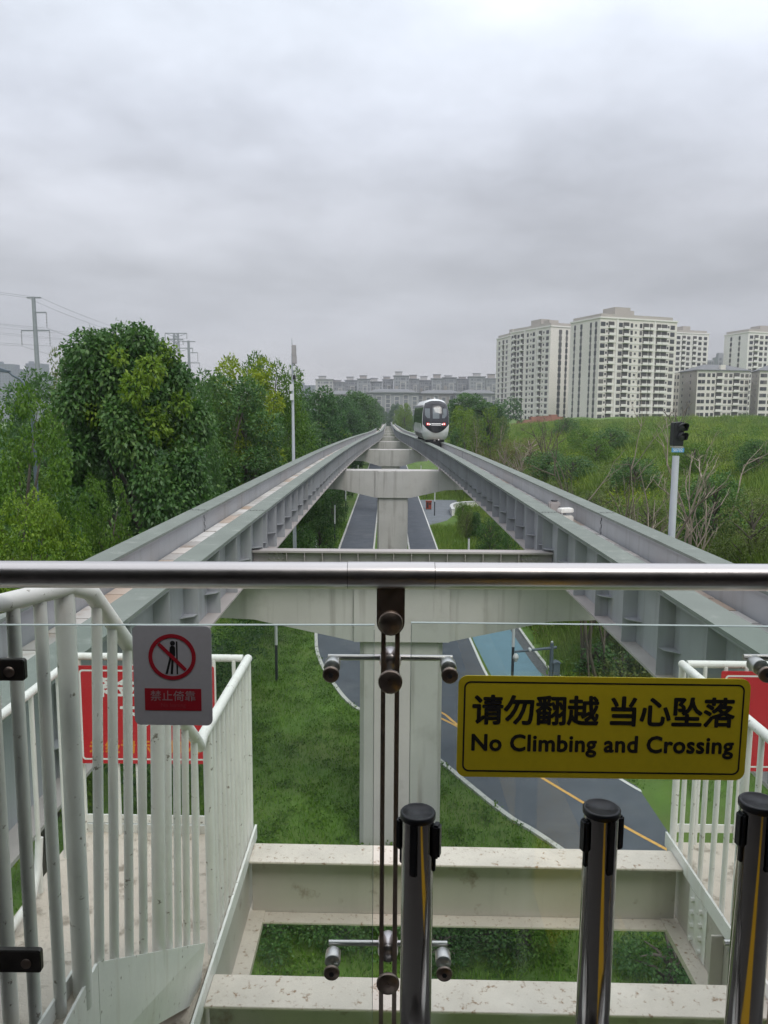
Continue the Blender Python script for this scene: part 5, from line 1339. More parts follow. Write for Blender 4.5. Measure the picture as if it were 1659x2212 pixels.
# mixed scrub over the slope
for colr, nm, cnt, leaf, lab in (('mid', 'green_scrub', 420, 0.17, 'low mid green scrub spread over the right slope'), ('olive', 'olive_scrub', 300, 0.16, 'low olive scrub and weeds spread over the right slope'), ('yellow', 'pale_scrub', 220, 0.14, 'low yellowish weeds dotted over the right slope'), ('brown', 'dry_scrub', 90, 0.13, 'low dry brown weeds on the lower right slope')):
    cl = []
    while len(cl) < cnt:
        u = 1000+rng.random()*700; y = 30+rng.random()**1.5*150; x = (u-836)/F*y
        if x < 9.2+3.4*float(sstv((y-44)/20)): continue
        if colr == 'brown' and x > 26: continue
        r = (0.3+0.95*rng.random()**2)*(1+0.004*y); z = float(terr(x, y))
        for q in range(2): cl.append(((x+rng.normal(0, r*0.7), y+rng.normal(0, r*0.7), z+r*rng.uniform(0.2, 0.7)), r))
    Pq, Nq = clump_points(cl, 150, 0.35, 0.8); Nq[:, 2] = np.abs(Nq[:, 2])*0.8
    co, f = leaf_cloud(Pq, Nq, leaf*1.2, leaf*0.55, 0.0)
    o = fast_mesh(nm, co, f, G[colr], kind='stuff'); tag(o, lab, 'scrub')
# ================================================================== buildings, pylons, masts
m_cream = mat('cream render', (0.70, 0.66, 0.61), 0.8, var=0.04, vscale=0.15)
m_cream2 = mat('pale cream render', (0.74, 0.715, 0.68), 0.8, var=0.03, vscale=0.2)
m_shade = mat('grey beige render and shade', (0.40, 0.37, 0.335), 0.8, var=0.05, vscale=0.2)  # also holds the painted shade of end walls and the gap block
m_win = mat('window glass dark', (0.03, 0.034, 0.038), 0.2, var=0.5, vscale=0.35)
m_rec = mat('balcony recess shade', (0.075, 0.07, 0.065), 0.7, var=0.45, vscale=0.4)  # flat panel colour, shade of the balcony recess put into it
m_roofg = mat('grey roof tiles', (0.16, 0.165, 0.17), 0.8, var=0.1, vscale=0.5)
m_band = mat('dark window band', (0.13, 0.125, 0.12), 0.5, var=0.3, vscale=0.5)
m_earth = mat('red earth', (0.19, 0.085, 0.055), 0.95, var=0.3, vscale=0.3)
m_fargrey = mat('hazed grey cladding', (0.29, 0.295, 0.31), 0.8, var=0.15, vscale=0.1)  # far row walls: haze lightening put into the cladding colours
m_farbr = mat('hazed brown cladding', (0.33, 0.30, 0.28), 0.8, var=0.12, vscale=0.1)
m_farlt = mat('hazed light cladding', (0.42, 0.41, 0.40), 0.8, var=0.08, vscale=0.1)
m_farwin = mat('hazed window', (0.15, 0.16, 0.175), 0.3, var=0.4, vscale=0.2)  # glass paled, haze put into the colour
m_haze_t = mat('hazed tower', (0.20, 0.22, 0.25), 0.8, var=0.06, vscale=0.1)  # distance haze put into the blue grey wall colour
WM = {}
t_ = m_win.node_tree; oi = t_.nodes.new('ShaderNodeObjectInfo'); rp_w = t_.nodes.new('ShaderNodeValToRGB')
e_ = rp_w.color_ramp.elements; e_[0].color = (0.018, 0.020, 0.023, 1); e_[1].color = (0.16, 0.15, 0.14, 1); e2_ = e_.new(0.65); e2_.color = (0.045, 0.048, 0.05, 1)
t_.links.new(oi.outputs['Random'], rp_w.inputs[0]); t_.links.new(rp_w.outputs[0], t_.nodes['Principled BSDF'].inputs['Base Color'])
def box_mesh(w_, d, h, mt):
    k = (round(w_, 2), round(d, 2), round(h, 2), mt.name)
    if k not in WM:
        me = bpy.data.meshes.new('window'); b = MB().box((0, 0, 0), (w_, d, h)); me.from_pydata(b.v, [], b.f); me.materials.append(mt); me.update(); WM[k] = me
    return WM[k]
class Wall:
    """a wall of a thing: origin, direction, outward normal"""
    def __init__(s, t, p0, p1):
        s.t = t; s.p0 = Vector((p0[0], p0[1], 0)); d = Vector((p1[0], p1[1], 0))-s.p0; s.L = d.length; s.d = d/s.L
        s.n = Vector((s.d.y, -s.d.x, 0)); s.rz = math.atan2(s.d.y, s.d.x)
        if s.n.dot(s.p0) > 0: s.n = -s.n
        s.wins = []
    def P(s, x, z, o=0.0): return s.p0 + s.d*x + s.n*o + Vector((0, 0, z))
    def part(s, name, x, z, w_, h, dep, mt, o=None):
        me = box_mesh(w_, dep, h, mt); ob = bpy.data.objects.new(name, me); COL.objects.link(ob); ob.parent = s.t
        ob.location = s.P(x, z, dep/2 if o is None else o) - s.t.location; ob.rotation_euler = (0, 0, s.rz); return ob
    def balc(s, x, zb, ww):
        k = ('balc', round(ww, 2))
        if k not in WM:
            me = bpy.data.meshes.new('balcony'); b = MB(); b.span((-ww/2, -0.06, 0.3), (ww/2, 0.05, 2.65)); nf_ = len(b.f)  # flat dark panel standing in for the shaded recess
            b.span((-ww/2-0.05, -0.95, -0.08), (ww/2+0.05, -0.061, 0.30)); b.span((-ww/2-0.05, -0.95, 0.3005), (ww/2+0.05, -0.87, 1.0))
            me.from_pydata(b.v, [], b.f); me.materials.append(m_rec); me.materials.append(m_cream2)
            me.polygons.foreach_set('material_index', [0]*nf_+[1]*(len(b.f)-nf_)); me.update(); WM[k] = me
        ob = bpy.data.objects.new('balcony', WM[k]); COL.objects.link(ob); ob.parent = s.t
        flip = math.pi if (Matrix.Rotation(s.rz, 3, 'Z') @ Vector((0, -1, 0))).dot(s.n) < 0 else 0
        ob.location = s.P(x, zb) - s.t.location; ob.rotation_euler = (0, 0, s.rz+flip)
    def box(s, mb, x0, x1, z0, z1, o0, o1):
        b = [s.P(x0, z0, o0), s.P(x1, z0, o0), s.P(x1, z0, o1), s.P(x0, z0, o1)]; u = [Vector((p.x, p.y, z1)) for p in b]; mb.hexa(b, u)
def flush(t, wins, limit):
    """wins: (wall, x, z, w, h, mat); the first become window parts, the rest one part"""
    for (wl_, x, z, w_, h, mt) in wins[:limit]: wl_.part('window', x, z, w_, h, 0.10, mt)
    rest = wins[limit:]
    if rest:
        mb = MB()
        for (wl_, x, z, w_, h, mt) in rest: wl_.box(mb, x-w_/2, x+w_/2, z-h/2, z+h/2, -0.05, 0.05)
        o = mb.build('windows', rest[0][5], t, fixn=False); o['kind'] = 'stuff'
def prism_box(t, pts, z0, z1, name, mt):
    return MB().add([(x, y, z0) for x, y in pts]+[(x, y, z1) for x, y in pts], [(3, 2, 1, 0), (4, 5, 6, 7), (0, 1, 5, 4), (1, 2, 6, 5), (2, 3, 7, 6), (3, 0, 4, 7)]).build(name, mt, t)
def rect4(C, d1, L1, d2, L2): 
    a = Vector(C); return [tuple(a), tuple(a+d1*L1), tuple(a+d1*L1+d2*L2), tuple(a+d2*L2)]
def topz(u, v, y): return at(u, v, y).z

def tower(label, C, e1, L2, z1, nf, fh, front, side, z0=7.0, wmat=None, roofbox=None, limit=100, swap=False):
    """C nearest corner, e1 far end of the front wall, L2 depth of the side wall"""
    C = Vector(C); e1 = Vector(e1); d1 = (e1-C); L1 = d1.length; d1 /= L1
    d2 = Vector((-d1.y, d1.x))
    if d2.y < 0: d2 = -d2
    t = thing('apartment_tower', label, 'apartment tower', (C.x, C.y, z0), 'apartment towers behind the slope')
    wmat = wmat or m_cream
    prism_box(t, rect4(C, d1, L1, d2, L2), z0, z1, 'wall', wmat)
    fw_ = Wall(t, C, C+d1*L1); sw = Wall(t, C, C+d2*L2)
    wins = []; bands = MB(); rec = MB(); piers_ = MB(); par = []
    ztop = z1-1.4
    for f in range(nf):
        zb = ztop-(f+1)*fh
        if zb < z0: break
        fw_.box(bands, 0.02*L1, 0.98*L1, zb-0.16, zb+0.26, 0.0, 0.16)
        for fx, kind, ww in front:
            x = fx*L1
            if kind == 'w': wins.append((fw_, x, zb+1.5, ww*1.18, 1.75, m_win))
            elif kind == 's': wins.append((fw_, x, zb+1.6, ww, 0.95, m_win))
            elif kind == 'b':
                par.append((x, zb, ww))
        for fx, ww in side:
            wins.append((sw, fx*L2, zb+1.5, ww, 1.9, m_win))
    bands.build('floor_band', m_cream2, t); 
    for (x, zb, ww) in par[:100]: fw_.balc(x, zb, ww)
    # dark vertical strips between the side windows
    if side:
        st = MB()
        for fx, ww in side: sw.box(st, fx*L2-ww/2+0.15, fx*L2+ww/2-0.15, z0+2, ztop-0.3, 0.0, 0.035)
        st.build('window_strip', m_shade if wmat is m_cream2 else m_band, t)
    pil = MB()
    for fx in sorted({round(a, 3) for a, k, w_ in front if k == 'p'}): fw_.box(pil, fx*L1-0.35, fx*L1+0.35, z0, z1-0.6, 0.0, 0.30)
    if pil.v: pil.build('pilaster', m_cream2, t)
    flush(t, wins, limit)
    cap = MB(); fw_.box(cap, -0.3, L1+0.3, z1-0.5, z1+0.12, -0.1, 0.35); sw.box(cap, 0.15, L2+0.3, z1-0.5, z1+0.118, -0.1, 0.35)
    cap.build('cornice', m_cream2, t)
    q = rect4(C+d1*(L1*0.02)+d2*0.6, d1, L1*0.93, d2, L2-1.2); prism_box(t, q, z1+0.125, z1+1.5, 'parapet', m_shade)
    for (a, w_, h) in (roofbox or [(0.35, 0.22, 4.5)]):
        q = rect4(C+d1*(L1*a)+d2*(L2*0.3), d1, L1*w_, d2, L2*0.4); prism_box(t, q, z1+1.505, z1+1.5+h*0.6, 'roof_room', m_shade)
    return t
def uvx(u, y): p = at(u, 890, y); return (p.x, y)
# middle tower B
yB = 327; zB = topz(1289, 684, yB); C = Vector(uvx(1289, yB)); e1 = Vector(uvx(1453, 341))
frB = [(0.035, 'w', 1.9), (0.085, 's', 0.8), (0.14, 'b', 2.9), (0.215, 'p', 0), (0.26, 'w', 1.6), (0.33, 'b', 3.0), (0.40, 'w', 1.0), (0.455, 's', 0.9), (0.52, 'w', 1.0), (0.585, 'b', 3.0), (0.655, 'b', 1.8), (0.70, 'p', 0), (0.755, 'b', 2.4), (0.83, 'b', 3.0), (0.885, 's', 0.8), (0.94, 'w', 1.9)]
tower('largest cream apartment tower in the middle, its balconies facing the camera', C, e1, 21.5, zB, 15, 2.95, frB, [(0.13, 1.5), (0.30, 1.2), (0.62, 1.5), (0.84, 1.2)], roofbox=[(0.30, 0.20, 6.5), (0.47, 0.08, 4.5)])
# left tower A in three staggered blocks
yA = 378; zA = topz(1184, 703, yA); C = Vector(uvx(1184, yA)); e1 = Vector(uvx(1099, 410))
frA = [(0.07, 'w', 1.8), (0.16, 's', 0.9), (0.24, 'b', 2.6), (0.335, 'p', 0), (0.40, 'w', 1.5), (0.47, 's', 1.0), (0.55, 'w', 1.2), (0.62, 'p', 0), (0.69, 'b', 2.6), (0.79, 'w', 1.6), (0.88, 'b', 2.4), (0.95, 'w', 1.4)]
def tw(label, C, e1, *a, **k): return tower(label, C, e1, *a, **k)
tA = tower('second cream tower from the left with dark window strips on its end wall', C, e1, 13.5, zA, 16, 2.95, frA, [(0.42, 1.8), (0.70, 1.3), (0.90, 1.2)], roofbox=[(0.40, 0.25, 5.5), (0.2, 0.14, 3.5)])
yA2 = 425; C = Vector(uvx(1099, yA2)); e1 = Vector(uvx(1069, 446))
tower('slim cream tower block at the far left of the towers', C, e1, 13.0, topz(1099, 724, yA2), 16, 2.95, [(0.25, 'w', 1.8), (0.5, 'b', 2.4), (0.78, 'w', 1.8)], [(0.5, 1.5)], limit=60)
yA3 = 372; C = Vector(uvx(1228, yA3)); e1 = Vector(uvx(1216, 384))
# gap block between the two large towers, its shade put into the wall colour
t = thing('apartment_tower', 'narrow shaded block squeezed between the two largest cream towers', 'apartment tower', (uvx(1222, 395)[0], 395, 7), 'apartment towers behind the slope')
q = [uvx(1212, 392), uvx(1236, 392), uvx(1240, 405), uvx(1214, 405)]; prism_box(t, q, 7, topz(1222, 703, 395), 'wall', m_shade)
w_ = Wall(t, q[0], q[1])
for f in range(14): w_.part('window', 1.6, 10+f*2.95, 1.3, 1.6, 0.1, m_win); w_.part('window', 4.2, 10+f*2.95, 1.2, 1.6, 0.1, m_win)
# right background towers
yC = 452; C = Vector(uvx(1450, yC)); e1 = Vector(uvx(1522, 458))
frC = [(0.10, 'w', 2.0), (0.26, 'b', 2.4), (0.40, 'w', 1.8), (0.5, 'p', 0), (0.58, 'b', 2.6), (0.74, 'w', 1.8), (0.90, 'w', 1.8)]
tower('pale tower half hidden behind the largest cream tower', C, e1, 14, topz(1500, 718, yC), 16, 3.0, frC, [], wmat=m_cream2, limit=64)
yD = 430; C = Vector(uvx(1606, yD)); e1 = Vector(uvx(1720, 438))
frD = [(0.06, 'w', 1.8), (0.15, 'b', 2.6), (0.25, 'w', 1.8), (0.34, 'w', 1.4), (0.44, 'b', 2.6), (0.55, 'w', 1.8), (0.66, 'b', 2.4), (0.8, 'w', 1.8), (0.92, 'w', 1.8)]
tower('pale tower cut by the right picture edge', C, e1, 20, topz(1606, 716, yD), 16, 3.0, frD, [(0.35, 1.5), (0.7, 1.5)], wmat=m_cream2, limit=70)
# hip roofed blocks
def hip_block(label, uC, u1, uS, y, veave, vridge, nf, cols, ys_):
    C = Vector(uvx(uC, y)); e1 = Vector(uvx(u1, y+4)); S = Vector(uvx(uS, ys_))
    t = thing('apartment_block', label, 'apartment block', (C.x, C.y, 6), 'hip roofed apartment blocks')
    z1 = topz(uC, veave, y); d1 = (e1-C); L1 = d1.length; d1 /= L1; d2 = (S-C); L2 = d2.length; d2 /= L2
    pts = rect4(C, d1, L1, d2, L2); prism_box(t, pts, 6, z1, 'wall', m_cream)
    fw_ = Wall(t, C, e1); sw = Wall(t, C, S)
    sh = MB(); sw.box(sh, 0.1, L2-0.1, 6, z1-0.2, 0.0, 0.05); sh.build('end_wall_shade', m_shade, t)  # darker sheet, shade of the end wall put into its colour
    k = []
    fh = 2.95
    bands = MB(); rec = MB()
    for f in range(nf):
        zb = z1-0.6-(f+1)*fh
        if zb < 6: break
        fw_.box(bands, L1*0.38, L1*0.98, zb-0.1, zb+0.25, 0, 0.2)
        for fx, kind, ww in cols:
            if kind == 'w': k.append((fw_, fx*L1, zb+1.5, ww, 1.6, m_win))
            else:
                fw_.balc(fx*L1, zb, ww)
        for fx in (0.35, 0.8): k.append((sw, fx*L2, zb+1.5, 1.0, 1.2, m_win))
    bands.build('floor_band', m_cream2, t); flush(t, k, 100)
    zr = topz((uC+u1)/2, vridge, y+6)
    o = 0.7; a, b, c, d = [Vector((p[0], p[1])) for p in rect4(C-d1*o-d2*o, d1, L1+2*o, d2, L2+2*o)]
    r0 = (a+d)/2+d1*L2*0.4; r1 = (b+c)/2-d1*L2*0.4
    V = [(p.x, p.y, z1+0.02) for p in (a, b, c, d)]+[(p.x, p.y, z1+0.35) for p in (a, b, c, d)]+[(r0.x, r0.y, zr), (r1.x, r1.y, zr)]
    MB().add(V, [(3, 2, 1, 0), (0, 1, 5, 4), (1, 2, 6, 5), (2, 3, 7, 6), (3, 0, 4, 7), (4, 5, 9, 8), (5, 6, 9), (6, 7, 8, 9), (7, 4, 8)]).build('roof', m_roofg, t)
    p_ = C+d1*L1*0.48+d2*0.8; MB().box((p_.x, p_.y, z1+1.4), (2.4, 1.6, 2.4), rz=math.atan2(d1.y, d1.x)).build('dormer', m_cream, t)
colsE = [(0.05, 'w', 1.6), (0.12, 'w', 1.6), (0.22, 'w', 1.5), (0.31, 'w', 1.4), (0.42, 'b', 3.0), (0.55, 'w', 1.5), (0.64, 'w', 1.5), (0.75, 'b', 3.0), (0.86, 'w', 1.6), (0.95, 'w', 1.6)]
hip_block('cream block with grey hip roof below the background towers', 1502, 1614, 1464, 352, 800, 786, 7, colsE, 372)
hip_block('cream hip roofed block cut by the right picture edge', 1636, 1740, 1618, 350, 801, 788, 7, colsE, 366)
# smaller dark blocks
def plain_block(label, u0, u1, y, vt, dep, mt, nw, nf, cat='apartment block', group='far plain blocks', name='apartment_block', z0=4, wm=None, fh=3.0, lim=40, rooms=0):
    t = thing(name, label, cat, (uvx(u0, y)[0], y, z0), group)
    a, b = uvx(u0, y), uvx(u1, y); z1 = topz((u0+u1)/2, vt, y)
    prism_box(t, [a, b, (b[0]+dep*0.12, y+dep), (a[0]+dep*0.12, y+dep)], z0, z1, 'wall', mt)
    w_ = Wall(t, a, b); k = []
    for f in range(nf):
        for j in range(nw): k.append((w_, w_.L*(j+0.5)/nw, z1-1.8-f*fh, w_.L/nw*0.55, 1.7, wm or m_farwin))
    flush(t, k, lim)
    for r in range(rooms):
        xc = a[0]+(b[0]-a[0])*(0.3+0.35*r); MB().span((xc-2.5, y+2, z1+0.003), (xc+2.5, y+6, z1+2.6)).build('roof_room', mt, t)
    return t
plain_block('narrow beige block right behind the largest cream tower', 1452, 1464, 356, 806, 12, m_shade, 2, 8, z0=6, wm=m_win)
plain_block('small dark block peeping over the hip roof', 1520, 1536, 520, 778, 14, m_fargrey, 3, 5, z0=6)
plain_block('wider dark block left of the tower at the picture edge', 1545, 1580, 540, 770, 14, m_fargrey, 4, 6, z0=6, rooms=1)

# site hoarding and red earth below the towers
a, b = uvx(1110, 300), uvx(1222, 290)
eb = MB(); 
pts = [(uvx(1095+i*13, 298)[0], 298-i*0.8) for i in range(11)]
for (x0, y0), (x1, y1), h0 in zip(pts, pts[1:], [0.8, 1.6, 2.2, 1.9, 2.4, 2.0, 1.7, 2.1, 1.4, 0.8]):
    zb0 = float(terr(x0, y0))-0.5; eb.hexa([(x0, y0, zb0), (x1, y1, zb0), (x1, y1+9, zb0), (x0, y0+9, zb0)], [(x0, y0+2.5, zb0+h0+0.9), (x1, y1+2.5, zb0+h0+0.9), (x1, y1+6, zb0+h0+0.9), (x0, y0+6, zb0+h0+0.9)])
o = eb.build('earth_bank', m_earth); o['kind'] = 'structure'
sw_ = MB().span((uvx(1108, 285)[0], 285, float(terr(uvx(1108, 285)[0], 285))-0.3), (uvx(1165, 285)[0], 285.2, topz(1130, 918, 285))).build('site_wall', m_cream2)
tag(sw_, 'low pale site wall at the foot of the towers by the red earth', 'wall')

# far apartment row
rng2 = random.Random(12)
edges = [(682, 720, 820, 1), (720, 745, 826, 0), (745, 772, 822, 0), (772, 800, 819, 0), (800, 826, 825, 0), (826, 850, 820, 0), (850, 884, 812, 0), (884, 905, 819, 0), (905, 932, 822, 0), (932, 956, 818, 0), (956, 986, 816, 0), (986, 1012, 819, 0), (1012, 1048, 814, 0), (1048, 1080, 818, 0)]
WORD = ['first', 'second', 'third', 'fourth', 'fifth', 'sixth', 'seventh', 'eighth', 'ninth', 'tenth', 'eleventh', 'twelfth', 'thirteenth', 'last']
for i, (u0, u1, vt, lt) in enumerate(edges):
    y = 700 + (i % 3)*9
    lab = f'grey terrace apartment block of the hazy far row, {WORD[i]} from its left end' if not lt else 'pale balconied apartment block at the left end of the hazy far row'
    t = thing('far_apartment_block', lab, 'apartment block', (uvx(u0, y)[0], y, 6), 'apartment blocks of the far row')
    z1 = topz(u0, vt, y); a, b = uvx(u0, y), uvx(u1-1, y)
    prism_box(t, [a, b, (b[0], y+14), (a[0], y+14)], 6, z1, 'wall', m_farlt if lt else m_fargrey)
    w_ = Wall(t, a, b)
    lp = MB(); w_.box(lp, w_.L*0.08, w_.L*0.30, 8, z1-rng2.choice([9, 11, 7]), 0, 0.15); lp.build('light_panel', m_farlt if i % 2 else m_farbr, t)
    lp = MB(); x0 = w_.L*0.42; x1 = w_.L*0.80
    w_.box(lp, x0, x0+0.9, 8, z1-5, 0, 0.5); w_.box(lp, x1-0.9, x1, 8, z1-5, 0, 0.5); w_.box(lp, x0+0.905, x1-0.905, z1-6, z1-5, 0, 0.48); lp.build('portal_frame', m_farlt, t)
    k = []
    for f in range(8):
        for fx, fw2 in ((0.19, 0.12), (0.36, 0.07), (0.53, 0.14), (0.68, 0.14), (0.90, 0.10)): k.append((w_, w_.L*fx, z1-2.6-f*3.0, w_.L*fw2, 1.7, m_farwin))
    flush(t, k, 24)
    cap = MB(); w_.box(cap, -0.6, w_.L+0.6, z1+0.003, z1+0.6, -14, 0.8); cap.build('roof', m_fargrey, t)
    xr = a[0]+(b[0]-a[0])*rng2.uniform(0.3, 0.5); zz = rng2.uniform(1.8, 4.2)
    MB().span((xr-3, y+3, z1+0.605), (xr+3.2, y+9, z1+zz)).build('roof_room', m_farbr if i % 2 else m_farlt, t)
    MB().span((xr-3.6, y+2.5, z1+zz+0.005), (xr+3.8, y+9.5, z1+zz+0.4)).build('roof_room_cap', m_fargrey, t)
# podium buildings in front of the row
for i, (u0, u1, vt, vb, y, n_) in enumerate([(700, 800, 852, 890, 640, 5), (790, 905, 848, 880, 620, 6), (900, 1000, 850, 885, 630, 6), (985, 1075, 850, 890, 610, 5)]):
    y += 0
    t = thing('podium_building', ['long low building with framed galleries at the left below the far row', 'long low building with framed galleries directly above the track end', 'low building with white frames behind the train roof', 'low hipped building with white frames right of the train'][i], 'low building', (uvx(u0, y)[0], y, 0), 'low buildings before the far row')
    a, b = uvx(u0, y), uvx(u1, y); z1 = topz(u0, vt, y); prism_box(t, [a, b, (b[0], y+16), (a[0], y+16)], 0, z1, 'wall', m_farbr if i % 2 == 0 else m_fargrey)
    w_ = Wall(t, a, b)
    rf = MB(); w_.box(rf, -1.5, w_.L+1.5, z1+0.003, z1+0.7, -17.5, 2.0); rf.build('roof_slab', m_fargrey, t)
    A_ = w_.P(2, z1+0.705, 1.0); B_ = w_.P(w_.L-2, z1+0.705, 1.0); C_ = w_.P(w_.L-2, z1+0.705, -15); D_ = w_.P(2, z1+0.705, -15)
    r0 = w_.P(9, z1+3.2, -7); r1 = w_.P(w_.L-9, z1+3.2, -7)
    MB().add([A_, B_, C_, D_, r0, r1], [(3, 2, 1, 0), (0, 1, 5, 4), (1, 2, 5), (2, 3, 4, 5), (3, 0, 4)]).build('hip_roof', m_roofg, t)
    for j in range(n_):
        x0 = w_.L*(j+0.18)/n_; x1 = w_.L*(j+0.82)/n_; zt_ = z1-1.2-(j % 2)*1.2; m = MB()
        w_.box(m, x0, x0+0.7, 0, zt_, 0.06, 0.6); w_.box(m, x1-0.7, x1, 0, zt_, 0.06, 0.6); w_.box(m, x0+0.705, x1-0.705, zt_-0.8, zt_, 0.06, 0.58)
        for q in range(1, 4): w_.box(m, x0+0.705, x1-0.705, zt_-0.8-q*3.4, zt_-0.2-q*3.4, 0.06, 0.5)
        m.build('gallery_frame', m_farlt, t)
        m = MB(); w_.box(m, x0+0.3, x1-0.3, 0, zt_-0.4, 0.0, 0.05); m.build('gallery_glazing', m_farwin, t)
# low pale walls closing the view at the end of the track
# far hazy towers
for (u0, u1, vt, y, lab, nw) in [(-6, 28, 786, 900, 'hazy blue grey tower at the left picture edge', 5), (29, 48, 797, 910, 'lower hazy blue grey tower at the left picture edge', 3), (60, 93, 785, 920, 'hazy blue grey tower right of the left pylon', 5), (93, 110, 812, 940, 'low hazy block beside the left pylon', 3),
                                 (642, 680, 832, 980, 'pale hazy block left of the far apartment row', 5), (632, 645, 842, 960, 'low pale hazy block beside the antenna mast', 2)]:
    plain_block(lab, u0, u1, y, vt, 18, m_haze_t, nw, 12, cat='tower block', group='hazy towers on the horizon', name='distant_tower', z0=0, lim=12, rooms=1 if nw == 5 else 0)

# ------------------------------------------------------------------ pylons and wires
m_pyl = mat('pylon steel', (0.27, 0.29, 0.31), 0.6, 0.2, var=0.1, vscale=1)
m_wire = mat('overhead wire', (0.16, 0.17, 0.18), 0.6)
PY = {}
def tube_pylon(u, y, v0, arms, label, r_=0.55):
    p = at(u, v0, y); t = thing('power_pylon', label, 'pylon', (p.x, y, 0), 'tubular power pylons')
    MB().tube([(p.x+0.010*p.z, y, -0.5), (p.x, y, p.z)], [r_*1.3, r_*0.75], 12).build('mast', m_pyl, t)
    tips = []
    for (va, ua, ub, ins) in arms:
        a, b = at(ua, va, y), at(ub, va, y)
        MB().bar(a, b, 0.28, 0.30).build('cross_arm', m_pyl, t)
        for q in (a, b):
            if abs(q.x-p.x) < 1.3: continue
            if ins:
                m = MB()
                for j in range(5): m.lathe([(0.05, -0.28), (0.20, -0.22), (0.20, -0.12), (0.05, -0.02)], (q.x, y, q.z-0.2-j*ins/5*1.0), 6)
                m.tube([(q.x, y, q.z), (q.x, y, q.z-ins-0.3)], 0.06, 5); m.build('insulator', m_fargrey, t)
                tips.append((q.x, y, q.z-ins-0.3))
            else: tips.append((q.x, y, q.z))
    return t, tips
s3 = lambda v: v
p1, tips1 = tube_pylon(72, 180, 642, [(643, 58, 88, 0), (675, 75, 100, 3.2), (714, 46, 107, 3.2)], 'tall tubular power pylon nearest the left picture edge')
p2, tips2 = tube_pylon(407, 292, 736, [(738, 393, 422, 0), (762, 407, 427, 3.0), (784, 394, 431, 3.0)], 'smaller tubular power pylon between the two largest left trees', 0.6)
# lattice pylon
y = 360; pc_ = at(380, 720, y); zt3 = pc_.z
t = thing('power_pylon', 'lattice steel pylon rising behind the tallest left tree', 'pylon', (pc_.x, y, 0))
lv = [(0, 4.2), (14, 3.3), (26, 2.3), (34, 1.5), (zt3-6, 1.15), (zt3, 0.9)]
leg_ = MB(); br = MB()
for (z0, h0), (z1, h1) in zip(lv, lv[1:]):
    nseg = 3 if z1 < 40 else 2
    for sx, sy in ((-1, -1), (1, -1), (1, 1), (-1, 1)): leg_.bar((pc_.x+sx*h0, y+sy*h0, z0), (pc_.x+sx*h1, y+sy*h1, z1), 0.26, 0.26)
    for s_ in range(nseg):
        a0, a1 = s_/nseg, (s_+1)/nseg; za, zb = z0+(z1-z0)*a0, z0+(z1-z0)*a1; ha, hb = h0+(h1-h0)*a0, h0+(h1-h0)*a1
        for yy in (-1, 1):
            br.bar((pc_.x-ha, y+yy*ha, za), (pc_.x+hb, y+yy*hb, zb), 0.16, 0.16); br.bar((pc_.x+ha, y+yy*ha, za), (pc_.x-hb, y+yy*hb, zb), 0.16, 0.16)
        for xx in (-1, 1): br.bar((pc_.x+xx*ha, y-ha, za), (pc_.x+xx*hb, y+hb, zb), 0.16, 0.16)
leg_.build('leg_frame', m_pyl, t); br.build('lattice', m_pyl, t)
tips3 = []
for va, hw2 in ((720, 5.0), (733, 3.2), (752, 7.5)):
    zz = at(380, va, y).z; m = MB(); m.bar((pc_.x-hw2, y, zz), (pc_.x+hw2, y, zz), 0.3, 0.4); m.bar((pc_.x-hw2, y, zz), (pc_.x, y, zz-1.8), 0.18, 0.18); m.bar((pc_.x+hw2, y, zz), (pc_.x, y, zz-1.8), 0.18, 0.18); m.build('cross_arm', m_pyl, t)
    for s in (-1, 1):
        MB().tube([(pc_.x+s*hw2, y, zz), (pc_.x+s*hw2, y, zz-2.4)], 0.16, 5).build('insulator', m_fargrey, t); tips3.append((pc_.x+s*hw2, y, zz-2.4))
def wire(a, b, sag, label, r_=0.032):
    a, b = Vector(a), Vector(b); pts = []
    for k in range(17):
        q = k/16; p = a.lerp(b, q); p.z -= sag*4*q*(1-q); pts.append(p)
    o = MB().tube(pts, r_, 4, caps=False).build('power_line', m_wire); tag(o, label, 'power line', 'power lines of the left pylons')
WL = ['upper', 'second', 'third', 'fourth', 'fifth', 'sixth']
for k, (a, b) in enumerate(zip(tips1, tips2)): wire(a, b, 2.5, f'{WL[k]} power line strung between the two tubular pylons')
for k, a in enumerate(tips1):
    wire(a, (a[0]-62, 62, a[2]+4.5-k*0.2), 2.0, f'{WL[k]} power line leaving the nearest pylon towards the left picture edge', 0.026)
for k, a in enumerate(tips3[:4]): wire(a, (a[0]-95, 250, a[2]+3), 3, f'{WL[k]} thin power line leaving the lattice pylon')

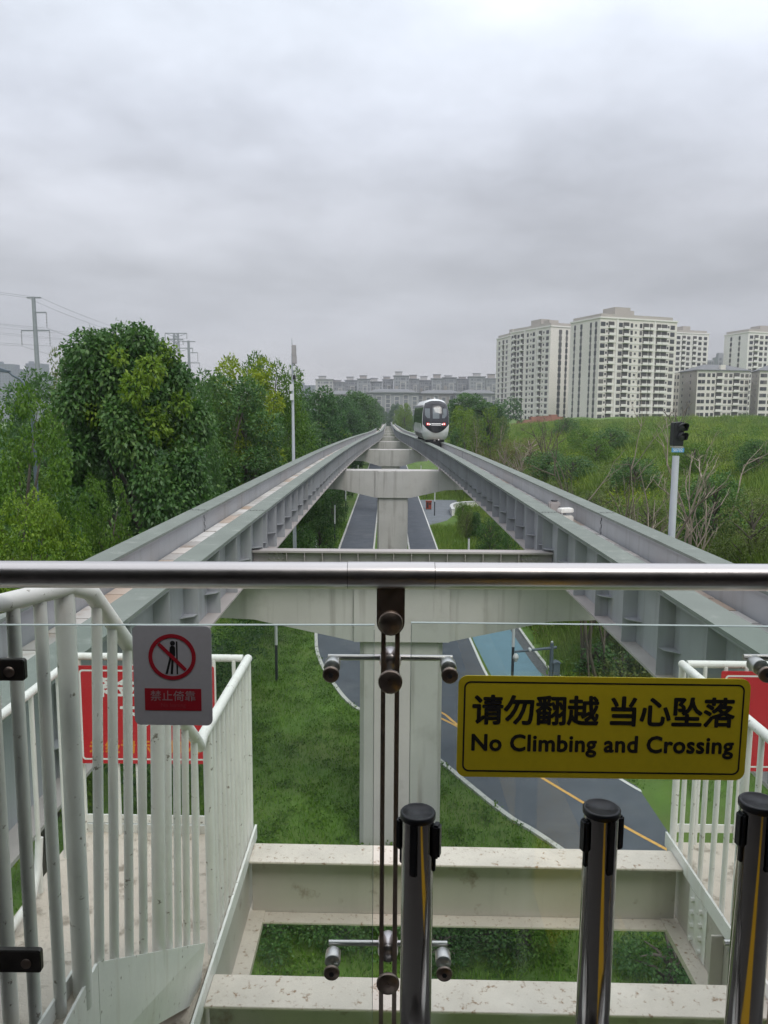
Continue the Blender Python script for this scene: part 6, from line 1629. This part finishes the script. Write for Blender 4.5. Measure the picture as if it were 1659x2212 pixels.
# ------------------------------------------------------------------ antenna mast
ym = 46; pm = at(634, 990, ym); ptop = at(631.5, 762, ym)
t = thing('antenna_mast', 'slender grey antenna mast with panel antennas in front of the left trees', 'antenna mast', (pm.x, ym, 0))
MB().tube([(pm.x+0.06, ym, -0.2), (pm.x, ym, pm.z), (ptop.x, ym, ptop.z)], [0.125, 0.095, 0.06], 14).build('mast', MATS['galvanised pole'], t)
MB().tube([(ptop.x, ym, ptop.z), (ptop.x-0.02, ym, at(631, 731, ym).z)], [0.03, 0.012], 8).build('lightning_rod', m_pyl, t)
zz = lambda v: at(632, v, ym).z
m_ant = mat('antenna panel', (0.36, 0.34, 0.35), 0.5)
for (v0, v1, du, nm) in ((746, 768, 4, 'panel_antenna'), (768, 786, 5, 'panel_antenna'), (830, 845, -2, 'equipment_box'), (851, 865, -1, 'equipment_box')):
    xo = at(632+du, 800, ym).x
    MB().box((xo, ym-0.16, (zz(v0)+zz(v1))/2), (0.27 if nm[0] == 'p' else 0.22, 0.12, zz(v0)-zz(v1))).build(nm, m_ant if nm[0] == 'p' else m_lampw, t, bevel=0.02)
for v0 in (796, 805, 815): MB().box((ptop.x+0.12*(1 if v0 != 805 else -1), ym-0.14, zz(v0)), (0.16, 0.14, 0.26)).build('radio_unit', m_lampw if v0 != 815 else m_blackpl, t, bevel=0.02)
MB().tube([(ptop.x+0.1, ym-0.15, zz(786)), (ptop.x+0.28, ym-0.2, zz(792)), (ptop.x+0.1, ym-0.12, zz(800))], 0.02, 6).build('cable', m_blackpl, t)

# street lamp poking over the left trees
yl = 26; a = at(0, 801, yl); b = at(50, 819, yl)
t = thing('street_lamp', 'grey street lamp head on a curved arm at the left picture edge', 'street lamp', (b.x+0.25, yl, 0))
MB().tube([(b.x+0.3, yl, 0), (b.x+0.25, yl, b.z-1.2), (b.x+0.1, yl, b.z-0.25), (b.x-0.1, yl, b.z), (b.x-0.35, yl, b.z+0.12), (a.x+0.25, yl, a.z)], [0.09, 0.06, 0.045, 0.04, 0.035, 0.03], 10).build('pole', m_mast, t)
MB().prism([(-0.55, 0.0), (0.30, -0.07), (0.33, 0.0), (0.0, 0.10), (-0.5, 0.09)], lambda p, q, d: Vector((a.x+p, yl+d, a.z+q)), -0.11, 0.11).build('lamp_head', m_mast, t, bevel=0.02)
# ------------------------------------------------------------------ air
hm = bpy.data.materials.new('haze'); hm.use_nodes = True; ht = hm.node_tree; ht.nodes.clear()
ho = ht.nodes.new('ShaderNodeOutputMaterial'); hv = ht.nodes.new('ShaderNodeVolumePrincipled')
hv.inputs['Color'].default_value = (0.90, 0.93, 1.0, 1); hv.inputs['Density'].default_value = 0.0003; hv.inputs['Anisotropy'].default_value = 0.2
ht.links.new(hv.outputs[0], ho.inputs['Volume'])
hz = MB().span((-3100, -320, -1.2), (3100, 4600, 75)).build('haze', hm); hz['kind'] = 'stuff'; tag(hz, 'pale grey haze in the air', 'haze')
